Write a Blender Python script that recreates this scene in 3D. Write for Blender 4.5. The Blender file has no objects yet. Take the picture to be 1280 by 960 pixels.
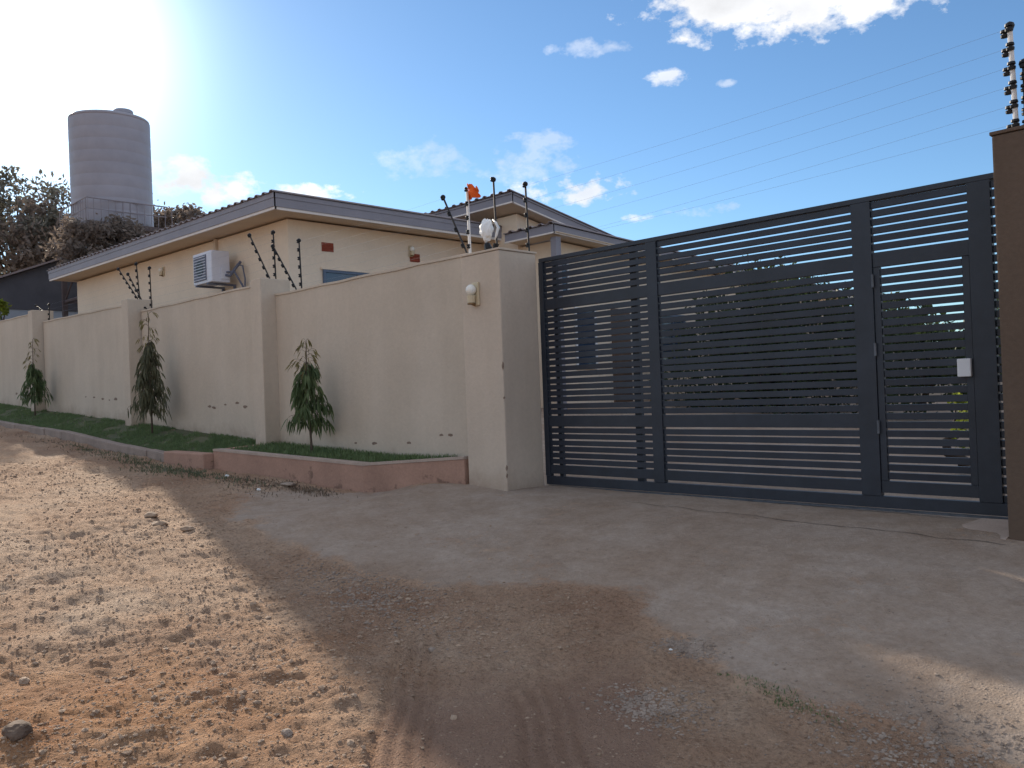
import bpy, bmesh, math, random
from mathutils import Vector, Matrix, noise
random.seed(7)
R = math.radians
PI = math.pi
scene = bpy.context.scene
COL = scene.collection

# ------------------------------------------------------------------ camera
cd = bpy.data.cameras.new('camera')
cam = bpy.data.objects.new('camera', cd); COL.objects.link(cam)
cd.sensor_fit = 'HORIZONTAL'; cd.sensor_width = 36.0; cd.lens = 36.0*1050/1280
cd.clip_start = 0.05; cd.clip_end = 3000
yaw, pit, rol = R(-45.2), R(0.51), R(-2.14)
F = Vector((math.sin(yaw)*math.cos(pit), math.cos(yaw)*math.cos(pit), math.sin(pit)))
R0 = Vector((math.cos(yaw), -math.sin(yaw), 0)); U0 = R0.cross(F)
RX = R0*math.cos(rol)+U0*math.sin(rol); UY = RX.cross(F)
m = Matrix((RX, UY, -F)).transposed().to_4x4(); m.translation = Vector((0, 0, 0.68))
cam.matrix_world = m
scene.camera = cam

# ------------------------------------------------------------------ light and sky
SUN_AZ, SUN_EL = R(-75.15), R(21.6)          # azimuth measured from +Y towards +X
SD = Vector((math.sin(SUN_AZ)*math.cos(SUN_EL), math.cos(SUN_AZ)*math.cos(SUN_EL), math.sin(SUN_EL)))
sl = bpy.data.lights.new('sun', 'SUN'); sl.energy = 3.3; sl.angle = R(0.53); sl.color = (1.0, 0.88, 0.72)
so = bpy.data.objects.new('sun', sl); COL.objects.link(so)
so.rotation_euler = SD.to_track_quat('Z', 'Y').to_euler()
scene.view_settings.view_transform = 'Standard'
scene.view_settings.look = 'None'
scene.view_settings.exposure = 1.0
scene.view_settings.gamma = 1.0
scene.cycles.max_bounces = 8
scene.cycles.transparent_max_bounces = 12

W = bpy.data.worlds.new('World'); scene.world = W; W.use_nodes = True
nt = W.node_tree; nt.nodes.clear()
def N(t, tree=None, **k):
    n = (tree or nt).nodes.new(t)
    for a, b in k.items(): setattr(n, a, b)
    return n
def mth(op, a, b=None, c=None, clamp=False):
    n = N('ShaderNodeMath', operation=op); n.use_clamp = clamp
    for i, v in enumerate((a, b, c)):
        if v is None: continue
        if isinstance(v, (int, float)): n.inputs[i].default_value = v
        else: nt.links.new(v, n.inputs[i])
    return n.outputs[0]
sky = N('ShaderNodeTexSky'); sky.sky_type = 'NISHITA'; sky.sun_disc = False
sky.sun_elevation = SUN_EL; sky.sun_rotation = SUN_AZ
sky.air_density = 1.0; sky.dust_density = 0.35; sky.ozone_density = 1.6; sky.altitude = 1000
tc = N('ShaderNodeTexCoord')
sep = N('ShaderNodeSeparateXYZ'); nt.links.new(tc.outputs['Generated'], sep.inputs[0])
az = mth('ARCTAN2', sep.outputs[0], sep.outputs[1])
el = mth('ARCSINE', sep.outputs[2])
ns = N('ShaderNodeTexNoise'); ns.inputs['Scale'].default_value = 14; ns.inputs['Detail'].default_value = 9; ns.inputs['Roughness'].default_value = 0.62
mp = N('ShaderNodeMapping'); mp.inputs['Scale'].default_value = (1, 1, 1.6)
nt.links.new(tc.outputs['Generated'], mp.inputs[0]); nt.links.new(mp.outputs[0], ns.inputs['Vector'])
nz = mth('SUBTRACT', ns.outputs['Fac'], 0.5)
ns3 = N('ShaderNodeTexNoise'); ns3.inputs['Scale'].default_value = 38; ns3.inputs['Detail'].default_value = 8; ns3.inputs['Roughness'].default_value = 0.6
nt.links.new(mp.outputs[0], ns3.inputs['Vector'])
nzs = mth('SUBTRACT', ns3.outputs['Fac'], 0.5)
# clouds: azimuth, elevation, half width, half height, density
CLOUDS = [
 (-0.4336,0.4200,0.165,0.050,1.6,0),
 (-0.6741,0.3836,0.0422,0.0083,.34,0),(-0.5889,0.3457,0.0246,0.0084,.75,0),(-0.5285,0.3342,0.0107,0.0041,.4,0),
 (-0.8788,0.2718,0.0475,0.0176,.28,0),(-0.7401,0.2854,0.0380,0.0123,.34,0),(-0.7184,0.2334,0.066,0.0153,.85,0),
 (-0.6303,0.1964,0.0139,0.0045,.7,0),(-1.1579,0.2465,0.0336,0.0201,1.0,0),(-1.1051,0.2336,0.0313,0.0206,1.1,0),
 (-1.0194,0.2359,0.0411,0.008,1.0,0),(-0.5566,0.1999,0.0314,0.0062,.35,0),(-0.7554,0.2612,0.057,0.0248,.32,0)]
tot = None
for (a0, e0, wa, we, dens, kn) in CLOUDS:
    u = mth('DIVIDE', mth('SUBTRACT', az, a0), wa*1.15)
    v = mth('DIVIDE', mth('SUBTRACT', el, e0), we*1.15)
    r2 = mth('ADD', mth('MULTIPLY', u, u), mth('MULTIPLY', v, v))
    s = mth('ADD', mth('SUBTRACT', 1.0, r2), mth('ADD', mth('MULTIPLY', nz, 4.2 if dens > 1.2 else 3.0), mth('MULTIPLY', nzs, 2.0 if dens > 1.2 else 6.0)))
    s = mth('MULTIPLY', mth('MULTIPLY', s, 1.5 if dens > 1.2 else .8, clamp=True), min(1.0, dens))
    tot = s if tot is None else mth('MAXIMUM', tot, s)
# unseen cloud added above and behind, for extra fill in the shade
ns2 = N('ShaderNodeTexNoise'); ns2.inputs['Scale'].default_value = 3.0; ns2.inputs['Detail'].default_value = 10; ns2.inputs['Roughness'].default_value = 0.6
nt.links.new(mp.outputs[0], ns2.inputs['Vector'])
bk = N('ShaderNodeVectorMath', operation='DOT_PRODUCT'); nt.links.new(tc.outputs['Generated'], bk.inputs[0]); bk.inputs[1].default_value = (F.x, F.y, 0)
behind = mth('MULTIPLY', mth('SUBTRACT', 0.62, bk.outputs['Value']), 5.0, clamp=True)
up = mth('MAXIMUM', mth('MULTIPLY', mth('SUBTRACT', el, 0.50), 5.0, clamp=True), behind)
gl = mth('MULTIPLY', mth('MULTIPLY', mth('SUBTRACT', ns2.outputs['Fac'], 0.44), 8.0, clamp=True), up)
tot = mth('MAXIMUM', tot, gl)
# sun halo in the air round the sun
dv = N('ShaderNodeVectorMath', operation='DOT_PRODUCT'); nt.links.new(tc.outputs['Generated'], dv.inputs[0]); dv.inputs[1].default_value = SD
dp = mth('MAXIMUM', dv.outputs['Value'], 0.0)
halo = mth('ADD', mth('MULTIPLY', mth('POWER', dp, 170.0), 16.0), mth('MULTIPLY', mth('POWER', dp, 22.0), 0.1))
hc = N('ShaderNodeCombineColor'); 
nt.links.new(mth('MULTIPLY', halo, 0.90), hc.inputs[0]); nt.links.new(halo, hc.inputs[1]); nt.links.new(mth('MULTIPLY', halo, 1.05), hc.inputs[2])
addc = N('ShaderNodeMix', data_type='RGBA', blend_type='ADD'); addc.inputs[0].default_value = 1
tint = N('ShaderNodeMix', data_type='RGBA', blend_type='MULTIPLY'); tint.inputs[0].default_value = 1
tint.inputs[7].default_value = (0.76, 0.97, 1.12, 1)
nt.links.new(sky.outputs[0], tint.inputs[6])
nt.links.new(tint.outputs[2], addc.inputs[6]); nt.links.new(hc.outputs[0], addc.inputs[7])
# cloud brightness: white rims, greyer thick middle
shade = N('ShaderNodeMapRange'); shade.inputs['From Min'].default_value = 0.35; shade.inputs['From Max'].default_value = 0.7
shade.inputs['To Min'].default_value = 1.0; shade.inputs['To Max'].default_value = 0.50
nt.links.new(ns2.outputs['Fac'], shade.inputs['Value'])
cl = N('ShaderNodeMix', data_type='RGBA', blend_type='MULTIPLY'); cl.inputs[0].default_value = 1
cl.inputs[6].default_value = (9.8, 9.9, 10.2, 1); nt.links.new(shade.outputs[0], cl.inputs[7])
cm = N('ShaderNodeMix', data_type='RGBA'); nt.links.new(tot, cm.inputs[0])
cadd = N('ShaderNodeMix', data_type='RGBA', blend_type='ADD'); cadd.inputs[0].default_value = 1
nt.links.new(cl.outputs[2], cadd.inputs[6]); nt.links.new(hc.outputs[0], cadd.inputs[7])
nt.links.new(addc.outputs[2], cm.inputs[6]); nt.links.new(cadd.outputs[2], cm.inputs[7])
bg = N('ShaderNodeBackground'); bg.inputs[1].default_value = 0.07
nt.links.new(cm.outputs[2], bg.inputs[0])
wo = N('ShaderNodeOutputWorld'); nt.links.new(bg.outputs[0], wo.inputs[0])

# ------------------------------------------------------------------ materials
def material(name, base, rough=0.85, var=0.18, scale=3.0, bump=0.15, bscale=60, spots=None, metal=0.0, spec=0.3, col2=None, fine=0.0, trans=0.0, wear=None):
    mt = bpy.data.materials.new(name); mt.use_nodes = True
    t = mt.node_tree; b = t.nodes['Principled BSDF']
    b.inputs['Roughness'].default_value = rough; b.inputs['Metallic'].default_value = metal
    b.inputs['Specular IOR Level'].default_value = spec
    co = N('ShaderNodeTexCoord', t)
    n1 = N('ShaderNodeTexNoise', t); n1.inputs['Scale'].default_value = scale; n1.inputs['Detail'].default_value = 8; n1.inputs['Roughness'].default_value = 0.65
    t.links.new(co.outputs['Object'], n1.inputs['Vector'])
    rp = N('ShaderNodeValToRGB', t)
    c2 = col2 if col2 else tuple(min(1, c*(1+var)) for c in base)
    c1 = tuple(c*(1-var) for c in base)
    rp.color_ramp.elements[0].position = 0.3; rp.color_ramp.elements[0].color = (*c1, 1)
    rp.color_ramp.elements[1].position = 0.7; rp.color_ramp.elements[1].color = (*c2, 1)
    t.links.new(n1.outputs['Fac'], rp.inputs[0])
    out = rp.outputs[0]
    if fine:
        n3 = N('ShaderNodeTexNoise', t); n3.inputs['Scale'].default_value = scale*22; n3.inputs['Detail'].default_value = 4
        t.links.new(co.outputs['Object'], n3.inputs['Vector'])
        r3 = N('ShaderNodeValToRGB', t); r3.color_ramp.elements[0].position = .3; r3.color_ramp.elements[1].position = .7
        r3.color_ramp.elements[0].color = (1-fine,)*3+(1,); r3.color_ramp.elements[1].color = (1+0*fine,)*3+(1,)
        t.links.new(n3.outputs['Fac'], r3.inputs[0])
        mx = N('ShaderNodeMix', t, data_type='RGBA', blend_type='MULTIPLY'); mx.inputs[0].default_value = 1
        t.links.new(out, mx.inputs[6]); t.links.new(r3.outputs[0], mx.inputs[7]); out = mx.outputs[2]
    if spots:
        # spots = (colour, threshold, scale, z_low, z_high): stains that fade out above a height (world z)
        sc_, th, ss, z0, z1 = spots
        n2 = N('ShaderNodeTexNoise', t); n2.inputs['Scale'].default_value = ss; n2.inputs['Detail'].default_value = 6; n2.inputs['Roughness'].default_value = .6
        t.links.new(co.outputs['Object'], n2.inputs['Vector'])
        sp = N('ShaderNodeSeparateXYZ', t); t.links.new(co.outputs['Object'], sp.inputs[0])
        mr = N('ShaderNodeMapRange', t); mr.inputs['From Min'].default_value = z0; mr.inputs['From Max'].default_value = z1
        mr.inputs['To Min'].default_value = 0.20; mr.inputs['To Max'].default_value = 0.0
        t.links.new(sp.outputs[2], mr.inputs['Value'])
        ad = N('ShaderNodeMath', t, operation='ADD'); t.links.new(n2.outputs['Fac'], ad.inputs[0]); t.links.new(mr.outputs[0], ad.inputs[1])
        m2 = N('ShaderNodeMapRange', t); m2.inputs['From Min'].default_value = th; m2.inputs['From Max'].default_value = th+0.08
        t.links.new(ad.outputs[0], m2.inputs['Value'])
        ml = N('ShaderNodeMath', t, operation='MULTIPLY'); ml.inputs[1].default_value = 0.75; t.links.new(m2.outputs[0], ml.inputs[0])
        mx = N('ShaderNodeMix', t, data_type='RGBA'); t.links.new(ml.outputs[0], mx.inputs[0])
        t.links.new(out, mx.inputs[6]); mx.inputs[7].default_value = (*sc_, 1); out = mx.outputs[2]
    if wear:
        # rain streaks under the coping and a band of soil splashed on the foot; 'h' is the height above the ground
        at = N('ShaderNodeAttribute', t, attribute_name='h')
        mpg = N('ShaderNodeMapping', t); mpg.inputs['Scale'].default_value = (1.5, 1.5, .22); t.links.new(co.outputs['Object'], mpg.inputs[0])
        n5 = N('ShaderNodeTexNoise', t); n5.inputs['Scale'].default_value = 1.6; n5.inputs['Detail'].default_value = 7; n5.inputs['Roughness'].default_value = .6
        t.links.new(mpg.outputs[0], n5.inputs['Vector'])
        r5 = N('ShaderNodeValToRGB', t); r5.color_ramp.elements[0].position = .34; r5.color_ramp.elements[1].position = .62
        r5.color_ramp.elements[0].color = (.94, .93, .915, 1); r5.color_ramp.elements[1].color = (1.03, 1.03, 1.03, 1)
        t.links.new(n5.outputs['Fac'], r5.inputs[0])
        mx = N('ShaderNodeMix', t, data_type='RGBA', blend_type='MULTIPLY'); mx.inputs[0].default_value = .8
        t.links.new(out, mx.inputs[6]); t.links.new(r5.outputs[0], mx.inputs[7]); out = mx.outputs[2]
        n6 = N('ShaderNodeTexNoise', t); n6.inputs['Scale'].default_value = 3.2; n6.inputs['Detail'].default_value = 9; n6.inputs['Roughness'].default_value = .7
        t.links.new(co.outputs['Object'], n6.inputs['Vector'])
        sm_ = N('ShaderNodeMath', t, operation='MULTIPLY_ADD'); sm_.inputs[1].default_value = -1.3; sm_.inputs[2].default_value = .12
        t.links.new(at.outputs['Fac'], sm_.inputs[0])
        a6 = N('ShaderNodeMath', t, operation='ADD'); t.links.new(sm_.outputs[0], a6.inputs[0]); t.links.new(n6.outputs['Fac'], a6.inputs[1])
        m6 = N('ShaderNodeMapRange', t); m6.inputs['From Min'].default_value = .38; m6.inputs['From Max'].default_value = .75; m6.inputs['To Max'].default_value = .55
        t.links.new(a6.outputs[0], m6.inputs['Value'])
        mx = N('ShaderNodeMix', t, data_type='RGBA'); t.links.new(m6.outputs[0], mx.inputs[0]); t.links.new(out, mx.inputs[6]); mx.inputs[7].default_value = (*wear, 1); out = mx.outputs[2]
    t.links.new(out, b.inputs['Base Color'])
    if bump:
        nb = N('ShaderNodeTexNoise', t); nb.inputs['Scale'].default_value = bscale; nb.inputs['Detail'].default_value = 5
        t.links.new(co.outputs['Object'], nb.inputs['Vector'])
        bp = N('ShaderNodeBump', t); bp.inputs['Strength'].default_value = bump; bp.inputs['Distance'].default_value = 0.01
        t.links.new(nb.outputs['Fac'], bp.inputs['Height']); t.links.new(bp.outputs[0], b.inputs['Normal'])
    if trans:
        b.inputs['Transmission Weight'].default_value = trans
    return mt

M = {}
M['wall'] = material('boundary_plaster', (0.56, 0.475, 0.385), .92, .07, .9, .3, 35, fine=.06, wear=(.27, .185, .135))
M['pillar'] = material('pillar_plaster', (0.57, 0.475, 0.385), .92, .06, 1.1, .3, 35, fine=.06, wear=(.29, .195, .14))
M['brownpillar'] = material('brown_plaster', (0.135, 0.095, 0.07), .9, .10, 1.5, .35, 30, fine=.12, wear=(.15, .10, .07))
M['house'] = material('house_plaster', (0.80, 0.66, 0.515), .9, .06, .8, .2, 30, fine=.05)
M['fascia'] = material('fascia_paint', (0.26, 0.25, 0.285), .6, .10, 1.5, .05, 20)
M['fascia_light'] = material('fascia_trim_paint', (0.72, 0.66, 0.62), .6, .08, 2, .05, 20)
M['soffit'] = material('soffit_board', (0.62, 0.5, 0.38), .8, .05, 2, .05, 20)
M['roof'] = material('roof_sheet', (0.27, 0.225, 0.225), .55, .2, 2, .05, 20, metal=.2)
M['gate'] = material('gate_paint', (0.021, 0.027, 0.042), .42, .25, 3.5, .08, 80, spec=.45)
M['gatedark'] = material('gate_frame_paint', (0.023, 0.029, 0.042), .45, .25, 3.5, .08, 80, spec=.45)
M['glass'] = material('window_glass', (0.03, 0.05, 0.09), .08, .1, 1, 0, spec=.8)
M['winframe'] = material('window_frame_paint', (0.10, 0.135, 0.20), .45, .1, 3, 0)
M['whiteframe'] = material('white_frame_paint', (0.72, 0.72, 0.74), .5, .05, 3, 0)
M['curtain'] = material('brown_door_wood', (0.12, 0.075, 0.05), .6, .25, 4, .1, 30)
M['terra'] = material('terracotta_vent', (0.27, 0.06, 0.035), .85, .2, 12, .2, 50)
M['planter'] = material('planter_terracotta_paint', (0.42, 0.255, 0.19), .9, .16, 2.0, .35, 30, fine=.15, spots=((.16,.10,.075), .70, 6, -.5, .05))
M['coping'] = material('planter_coping', (0.46, 0.36, 0.30), .9, .15, 4, .3, 30, fine=.15)
M['kerb'] = material('kerb_concrete', (0.33, 0.26, 0.22), .95, .2, 2.5, .5, 30, fine=.2)
M['concrete'] = material('old_concrete', (0.27, 0.25, 0.25), .9, .2, 2.5, .5, 30, fine=.2)
M['acwhite'] = material('ac_casing', (0.66, 0.66, 0.72), .5, .05, 3, 0)
M['acdark'] = material('ac_grille', (0.13, 0.14, 0.19), .6, .1, 30, 0)
M['blackplastic'] = material('black_plastic', (0.012, 0.012, 0.014), .45, .1, 10, 0)
M['rod'] = material('dark_steel_rod', (0.045, 0.038, 0.036), .55, .2, 20, 0, metal=.4)
M['whiterod'] = material('white_painted_rod', (0.72, 0.70, 0.68), .5, .05, 20, 0)
M['wire'] = material('galvanised_wire', (0.25, 0.27, 0.30), .35, .05, 20, 0, metal=.6)
M['lampcream'] = material('cream_lamp_plastic', (0.60, 0.50, 0.34), .4, .1, 10, 0)
M['lampglass'] = material('lamp_opal_glass', (0.85, 0.83, 0.76), .25, .02, 10, 0)
M['lamprust'] = material('lamp_brass', (0.22, 0.13, 0.06), .5, .3, 20, 0, metal=.3)
M['orange'] = material('orange_fabric', (0.75, 0.13, 0.02), .8, .15, 14, .2, 60)
M['bag'] = material('white_plastic_bag', (0.85, 0.86, 0.86), .45, .05, 14, .2, 40)
M['tank'] = material('tank_plastic', (0.32, 0.315, 0.36), .5, .12, .8, .05, 10)
M['railgrey'] = material('faded_grey_steel', (0.26, 0.24, 0.26), .6, .2, 3, .1, 30)
M['tanksteel'] = material('tank_stand_steel', (0.10, 0.075, 0.075), .6, .25, 3, .1, 30)
M['brick'] = material('tower_render', (0.25, 0.15, 0.12), .9, .2, 3, .2, 20)
M['dkshed'] = material('shed_cladding', (0.085, 0.085, 0.10), .7, .2, 1.2, .1, 20)
M['palewall'] = material('pale_shed_wall', (0.36, 0.40, 0.46), .85, .08, 1.5, .1, 20)
M['bark'] = material('bark', (0.09, 0.065, 0.05), .9, .3, 8, .5, 25)
M['stem'] = material('young_stem', (0.10, 0.075, 0.055), .85, .25, 20, .2, 60)
M['yard'] = material('yard_wall_plaster', (0.50, 0.43, 0.36), .9, .1, 1, .1, 20)
M['paper'] = material('white_litter', (0.85, 0.85, 0.83), .7, .03, 20, .2, 50)
M['steel'] = material('rail_steel', (0.12, 0.13, 0.15), .5, .3, 12, .2, 60, metal=.5)
M['chip'] = material('bare_mortar_chip', (0.22, 0.16, 0.125), .95, .3, 20, .5, 60)

def leafmat(name, c1, c2, tr=0.35):
    mt = bpy.data.materials.new(name); mt.use_nodes = True
    t = mt.node_tree; t.nodes.clear()
    o = N('ShaderNodeOutputMaterial', t); co = N('ShaderNodeTexCoord', t)
    n1 = N('ShaderNodeTexNoise', t); n1.inputs['Scale'].default_value = 6; n1.inputs['Detail'].default_value = 6
    t.links.new(co.outputs['Object'], n1.inputs['Vector'])
    rp = N('ShaderNodeValToRGB', t); rp.color_ramp.elements[0].position = .35; rp.color_ramp.elements[1].position = .65
    rp.color_ramp.elements[0].color = (*c1, 1); rp.color_ramp.elements[1].color = (*c2, 1)
    t.links.new(n1.outputs['Fac'], rp.inputs[0])
    d = N('ShaderNodeBsdfPrincipled', t); d.inputs['Roughness'].default_value = .55; d.inputs['Specular IOR Level'].default_value = .3
    tl = N('ShaderNodeBsdfTranslucent', t); mx = N('ShaderNodeMixShader', t); mx.inputs[0].default_value = tr
    t.links.new(rp.outputs[0], d.inputs['Base Color']); t.links.new(rp.outputs[0], tl.inputs[0])
    t.links.new(d.outputs[0], mx.inputs[1]); t.links.new(tl.outputs[0], mx.inputs[2]); t.links.new(mx.outputs[0], o.inputs[0])
    return mt
M['leafdark'] = leafmat('dark_leaves', (.08, .125, .055), (.155, .20, .085), .4)
M['leafold'] = leafmat('tree_leaves', (.15, .145, .115), (.22, .20, .16), .3)  # paler than the foliage itself: lens glare put into the colour
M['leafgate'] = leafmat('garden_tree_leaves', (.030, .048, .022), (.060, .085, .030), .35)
M['leafpurple'] = leafmat('purplish_leaves', (.17, .14, .12), (.24, .19, .155), .4)  # leaf colour lightened to carry the lens glare round the tank
M['leafsapling'] = leafmat('dull_green_leaves', (.10, .105, .062), (.17, .165, .095), .4)
M['leafnew'] = leafmat('new_leaves', (.17, .15, .06), (.26, .22, .10), .3)
M['leafyellow'] = leafmat('yellow_green_leaves', (.18, .22, .03), (.30, .34, .05), .5)
M['grass'] = leafmat('grass_blades', (.115, .17, .07), (.17, .23, .10), .3)
M['weed'] = leafmat('weed_leaves', (.09, .11, .06), (.15, .16, .09), .2)
M['dryleaf'] = leafmat('dry_litter', (.14, .10, .07), (.26, .20, .14), .1)

# ------------------------------------------------------------------ mesh builder
class MB:
    def __init__(s): s.v = []; s.f = []; s.mi = []; s.cur = 0
    def add(s, vs, fs):
        o = len(s.v); s.v += [tuple(v) for v in vs]; s.f += [tuple(i+o for i in f) for f in fs]; s.mi += [s.cur]*len(fs)
    def box(s, x0, x1, y0, y1, z0, z1):
        s.add([(x0,y0,z0),(x1,y0,z0),(x1,y1,z0),(x0,y1,z0),(x0,y0,z1),(x1,y0,z1),(x1,y1,z1),(x0,y1,z1)],
              [(0,3,2,1),(4,5,6,7),(0,1,5,4),(1,2,6,5),(2,3,7,6),(3,0,4,7)])
    def cbox(s, x0, x1, y0, y1, z0, z1, b):
        # box with chamfered edges (rounded look)
        bm = bmesh.new(); bmesh.ops.create_cube(bm, size=1)
        for v in bm.verts:
            v.co = Vector((x0 if v.co.x < 0 else x1, y0 if v.co.y < 0 else y1, z0 if v.co.z < 0 else z1))
        bmesh.ops.bevel(bm, geom=bm.edges[:], offset=b, segments=2, affect='EDGES', profile=.6)
        s.addbm(bm)
    def addbm(s, bm):
        bm.verts.index_update()
        s.add([v.co[:] for v in bm.verts], [tuple(v.index for v in f.verts) for f in bm.faces]); bm.free()
    def quad8(s, pts):   # 8 corner points, order as box
        s.add(pts, [(0,3,2,1),(4,5,6,7),(0,1,5,4),(1,2,6,5),(2,3,7,6),(3,0,4,7)])
    def prism(s, poly, z0, z1):
        n = len(poly); zt = (lambda i: z1[i]) if isinstance(z1, (list, tuple)) else (lambda i: z1)
        zb = (lambda i: z0[i]) if isinstance(z0, (list, tuple)) else (lambda i: z0)
        vs = [(p[0], p[1], zb(i)) for i, p in enumerate(poly)]+[(p[0], p[1], zt(i)) for i, p in enumerate(poly)]
        fs = [tuple(range(n-1, -1, -1)), tuple(range(n, 2*n))]+[(i, (i+1) % n, (i+1) % n+n, i+n) for i in range(n)]
        s.add(vs, fs)
    def tube(s, pts, rs, n=8, cap=True):
        pts = [Vector(p) for p in pts]
        if not isinstance(rs, (list, tuple)): rs = [rs]*len(pts)
        o = len(s.v); prev = None; vs = []; fs = []
        for i, p in enumerate(pts):
            d = (pts[min(i+1, len(pts)-1)]-pts[max(i-1, 0)]).normalized()
            a = d.cross(Vector((0, 0, 1)))
            if a.length < .05: a = d.cross(Vector((0, 1, 0)))
            a.normalize(); b = d.cross(a)
            if prev and a.dot(prev) < 0: a, b = -a, -b
            prev = a
            for k in range(n):
                t = 2*PI*k/n; vs.append((p+a*math.cos(t)*rs[i]+b*math.sin(t)*rs[i])[:])
        for i in range(len(pts)-1):
            for k in range(n):
                k2 = (k+1) % n; fs.append((i*n+k, i*n+k2, (i+1)*n+k2, (i+1)*n+k))
        if cap: fs += [tuple(range(n-1, -1, -1)), tuple(range((len(pts)-1)*n, len(pts)*n))]
        s.add(vs, fs)
    def lathe(s, prof, n=24, c=(0, 0, 0)):
        vs = []; fs = []
        for r, z in prof:
            for k in range(n): t = 2*PI*k/n; vs.append((c[0]+r*math.cos(t), c[1]+r*math.sin(t), c[2]+z))
        for i in range(len(prof)-1):
            for k in range(n):
                k2 = (k+1) % n; fs.append((i*n+k, i*n+k2, (i+1)*n+k2, (i+1)*n+k))
        fs += [tuple(range(n-1, -1, -1)), tuple(range((len(prof)-1)*n, len(prof)*n))]
        s.add(vs, fs)
    def build(s, name, mats, parent=None, smooth=False, bevel=0):
        me = bpy.data.meshes.new(name); me.from_pydata(s.v, [], s.f)
        if not isinstance(mats, (list, tuple)): mats = [mats]
        for mm in mats: me.materials.append(mm)
        if len(mats) > 1: me.polygons.foreach_set('material_index', s.mi)
        if smooth: me.polygons.foreach_set('use_smooth', [True]*len(me.polygons))
        me.update()
        o = bpy.data.objects.new(name, me); COL.objects.link(o)
        if parent: o.parent = parent; o.location = (-parent.location[0], -parent.location[1], -parent.location[2]) if parent.type == 'EMPTY' else (0, 0, 0)
        if bevel:
            bv = o.modifiers.new('bevel', 'BEVEL'); bv.width = bevel; bv.segments = 2; bv.limit_method = 'ANGLE'; bv.angle_limit = R(40)
        return o
def tag(o, label=None, cat=None, group=None, kind=None):
    if label: o['label'] = label
    if cat: o['category'] = cat
    if group: o['group'] = group
    if kind: o['kind'] = kind
    return o
def empty(name, loc, label, cat, group=None):
    o = bpy.data.objects.new(name, None); o.location = loc; o.empty_display_size = .1; COL.objects.link(o)
    return tag(o, label, cat, group)
def lerp(a, b, t): return a+(b-a)*t
def smooth(t): t = max(0., min(1., t)); return t*t*(3-2*t)
def interp(x, tab):
    if x <= tab[0][0]: return tab[0][1]
    for (x0, y0), (x1, y1) in zip(tab, tab[1:]):
        if x <= x1: return y0+(y1-y0)*(x-x0)/(x1-x0)
    return tab[-1][1]

# ------------------------------------------------------------------ the ground
def zwall(x): return interp(x, [(-70, 2.6), (-45, 1.9), (-25, .82), (-22, .65), (-16, .33), (-11.2, .06), (-6.8, -.29), (-6.2, -.335), (-1.8, -.37), (0, -.42), (6, -.6), (60, -1.5)])
def zroad(x): return -.87+.058*max(0, -x) if x > -50 else 2.03
def gbase(x, y):
    zr = zroad(x)-.012*max(0, x); zw = zwall(x)
    left = smooth((-6.9-x)/.9)
    t = lerp(smooth((y-2.9)/3.4), smooth((y-5.50)/.55), left)
    z = lerp(zr, zw, t)
    if y > 6.6: z += .03*min(y-6.6, 25)
    return z
# driveway apron of worn concrete, in plan
APRON = [(-7.95, 5.5), (-9.2, 4.7), (-8.2, 4.0), (-6.6, 3.55), (-5.1, 3.45), (-4.3, 3.62), (-3.7, 4.08), (-3.2, 4.15), (-2.85, 3.95), (-2.45, 3.72), (-2.05, 3.55), (-1.55, 3.6), (-.9, 3.5), (.5, 3.6), (.6, 6.6), (-1.5, 6.9), (-6.4, 6.9), (-6.9, 6.0)]
SAND = [(-4.35, 3.5), (-3.7, 4.02), (-3.2, 4.1), (-2.85, 3.85), (-2.5, 3.4), (-2.15, 2.9), (-1.75, 2.45), (-1.4, 1.6), (-2.0, 1.4), (-3.0, 2.1), (-3.7, 2.7)]
def sdpoly(x, y, poly):
    d = 1e9; ins = False; n = len(poly)
    for i in range(n):
        x1, y1 = poly[i]; x2, y2 = poly[(i+1) % n]
        ex, ey = x2-x1, y2-y1; wx, wy = x-x1, y-y1
        t = max(0, min(1, (wx*ex+wy*ey)/(ex*ex+ey*ey)))
        d = min(d, (wx-ex*t)**2+(wy-ey*t)**2)
        if (y1 > y) != (y2 > y) and x < (x2-x1)*(y-y1)/(y2-y1)+x1: ins = not ins
    d = math.sqrt(d)
    return d if ins else -d
def nzf(x, y, s, k=0): return noise.noise(Vector((x*s+k*7.3, y*s-k*3.1, k*1.7)))
def fbm(x, y, s, o=4, k=0):
    a = 1; r = 0
    for i in range(o): r += a*nzf(x, y, s, k+i); s *= 2.1; a *= .5
    return r
RUTS = [((-8.8, 2.6), (-2.6, 1.55)), ]
def zones(x, y):
    if -12 < x < 2 and 0 < y < 8:
        w = .10*fbm(x, y, 2.2, 3, 5)
        soft = .34+.5*smooth((-7.2-x)/1.5); w += .035*fbm(x, y, 9, 3, 21)
        a = smooth((sdpoly(x, y, APRON)+w*(1+1.5*smooth((-6.6-x)/1.5)))/soft+.5)
        # crack across the apron and worn patches where dirt shows through
        cy_ = 5.92-.05*(x+3.2)+.05*fbm(x, 0, 1.6, 3, 12)
        pass
        a *= 1-.30*smooth((fbm(x, y, 1.6, 5, 14)-.15)/.5)
        lf_ = smooth((x+.8*(y-2.2)*-1+3.9)/1.3); s = smooth((sdpoly(x, y, SAND)+w*.8)/.20+.5)*(.25+.75*lf_)
    else: a = 0; s = 0
    if y > 6.75: a = 1.0; s = 0
    return a, s
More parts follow.
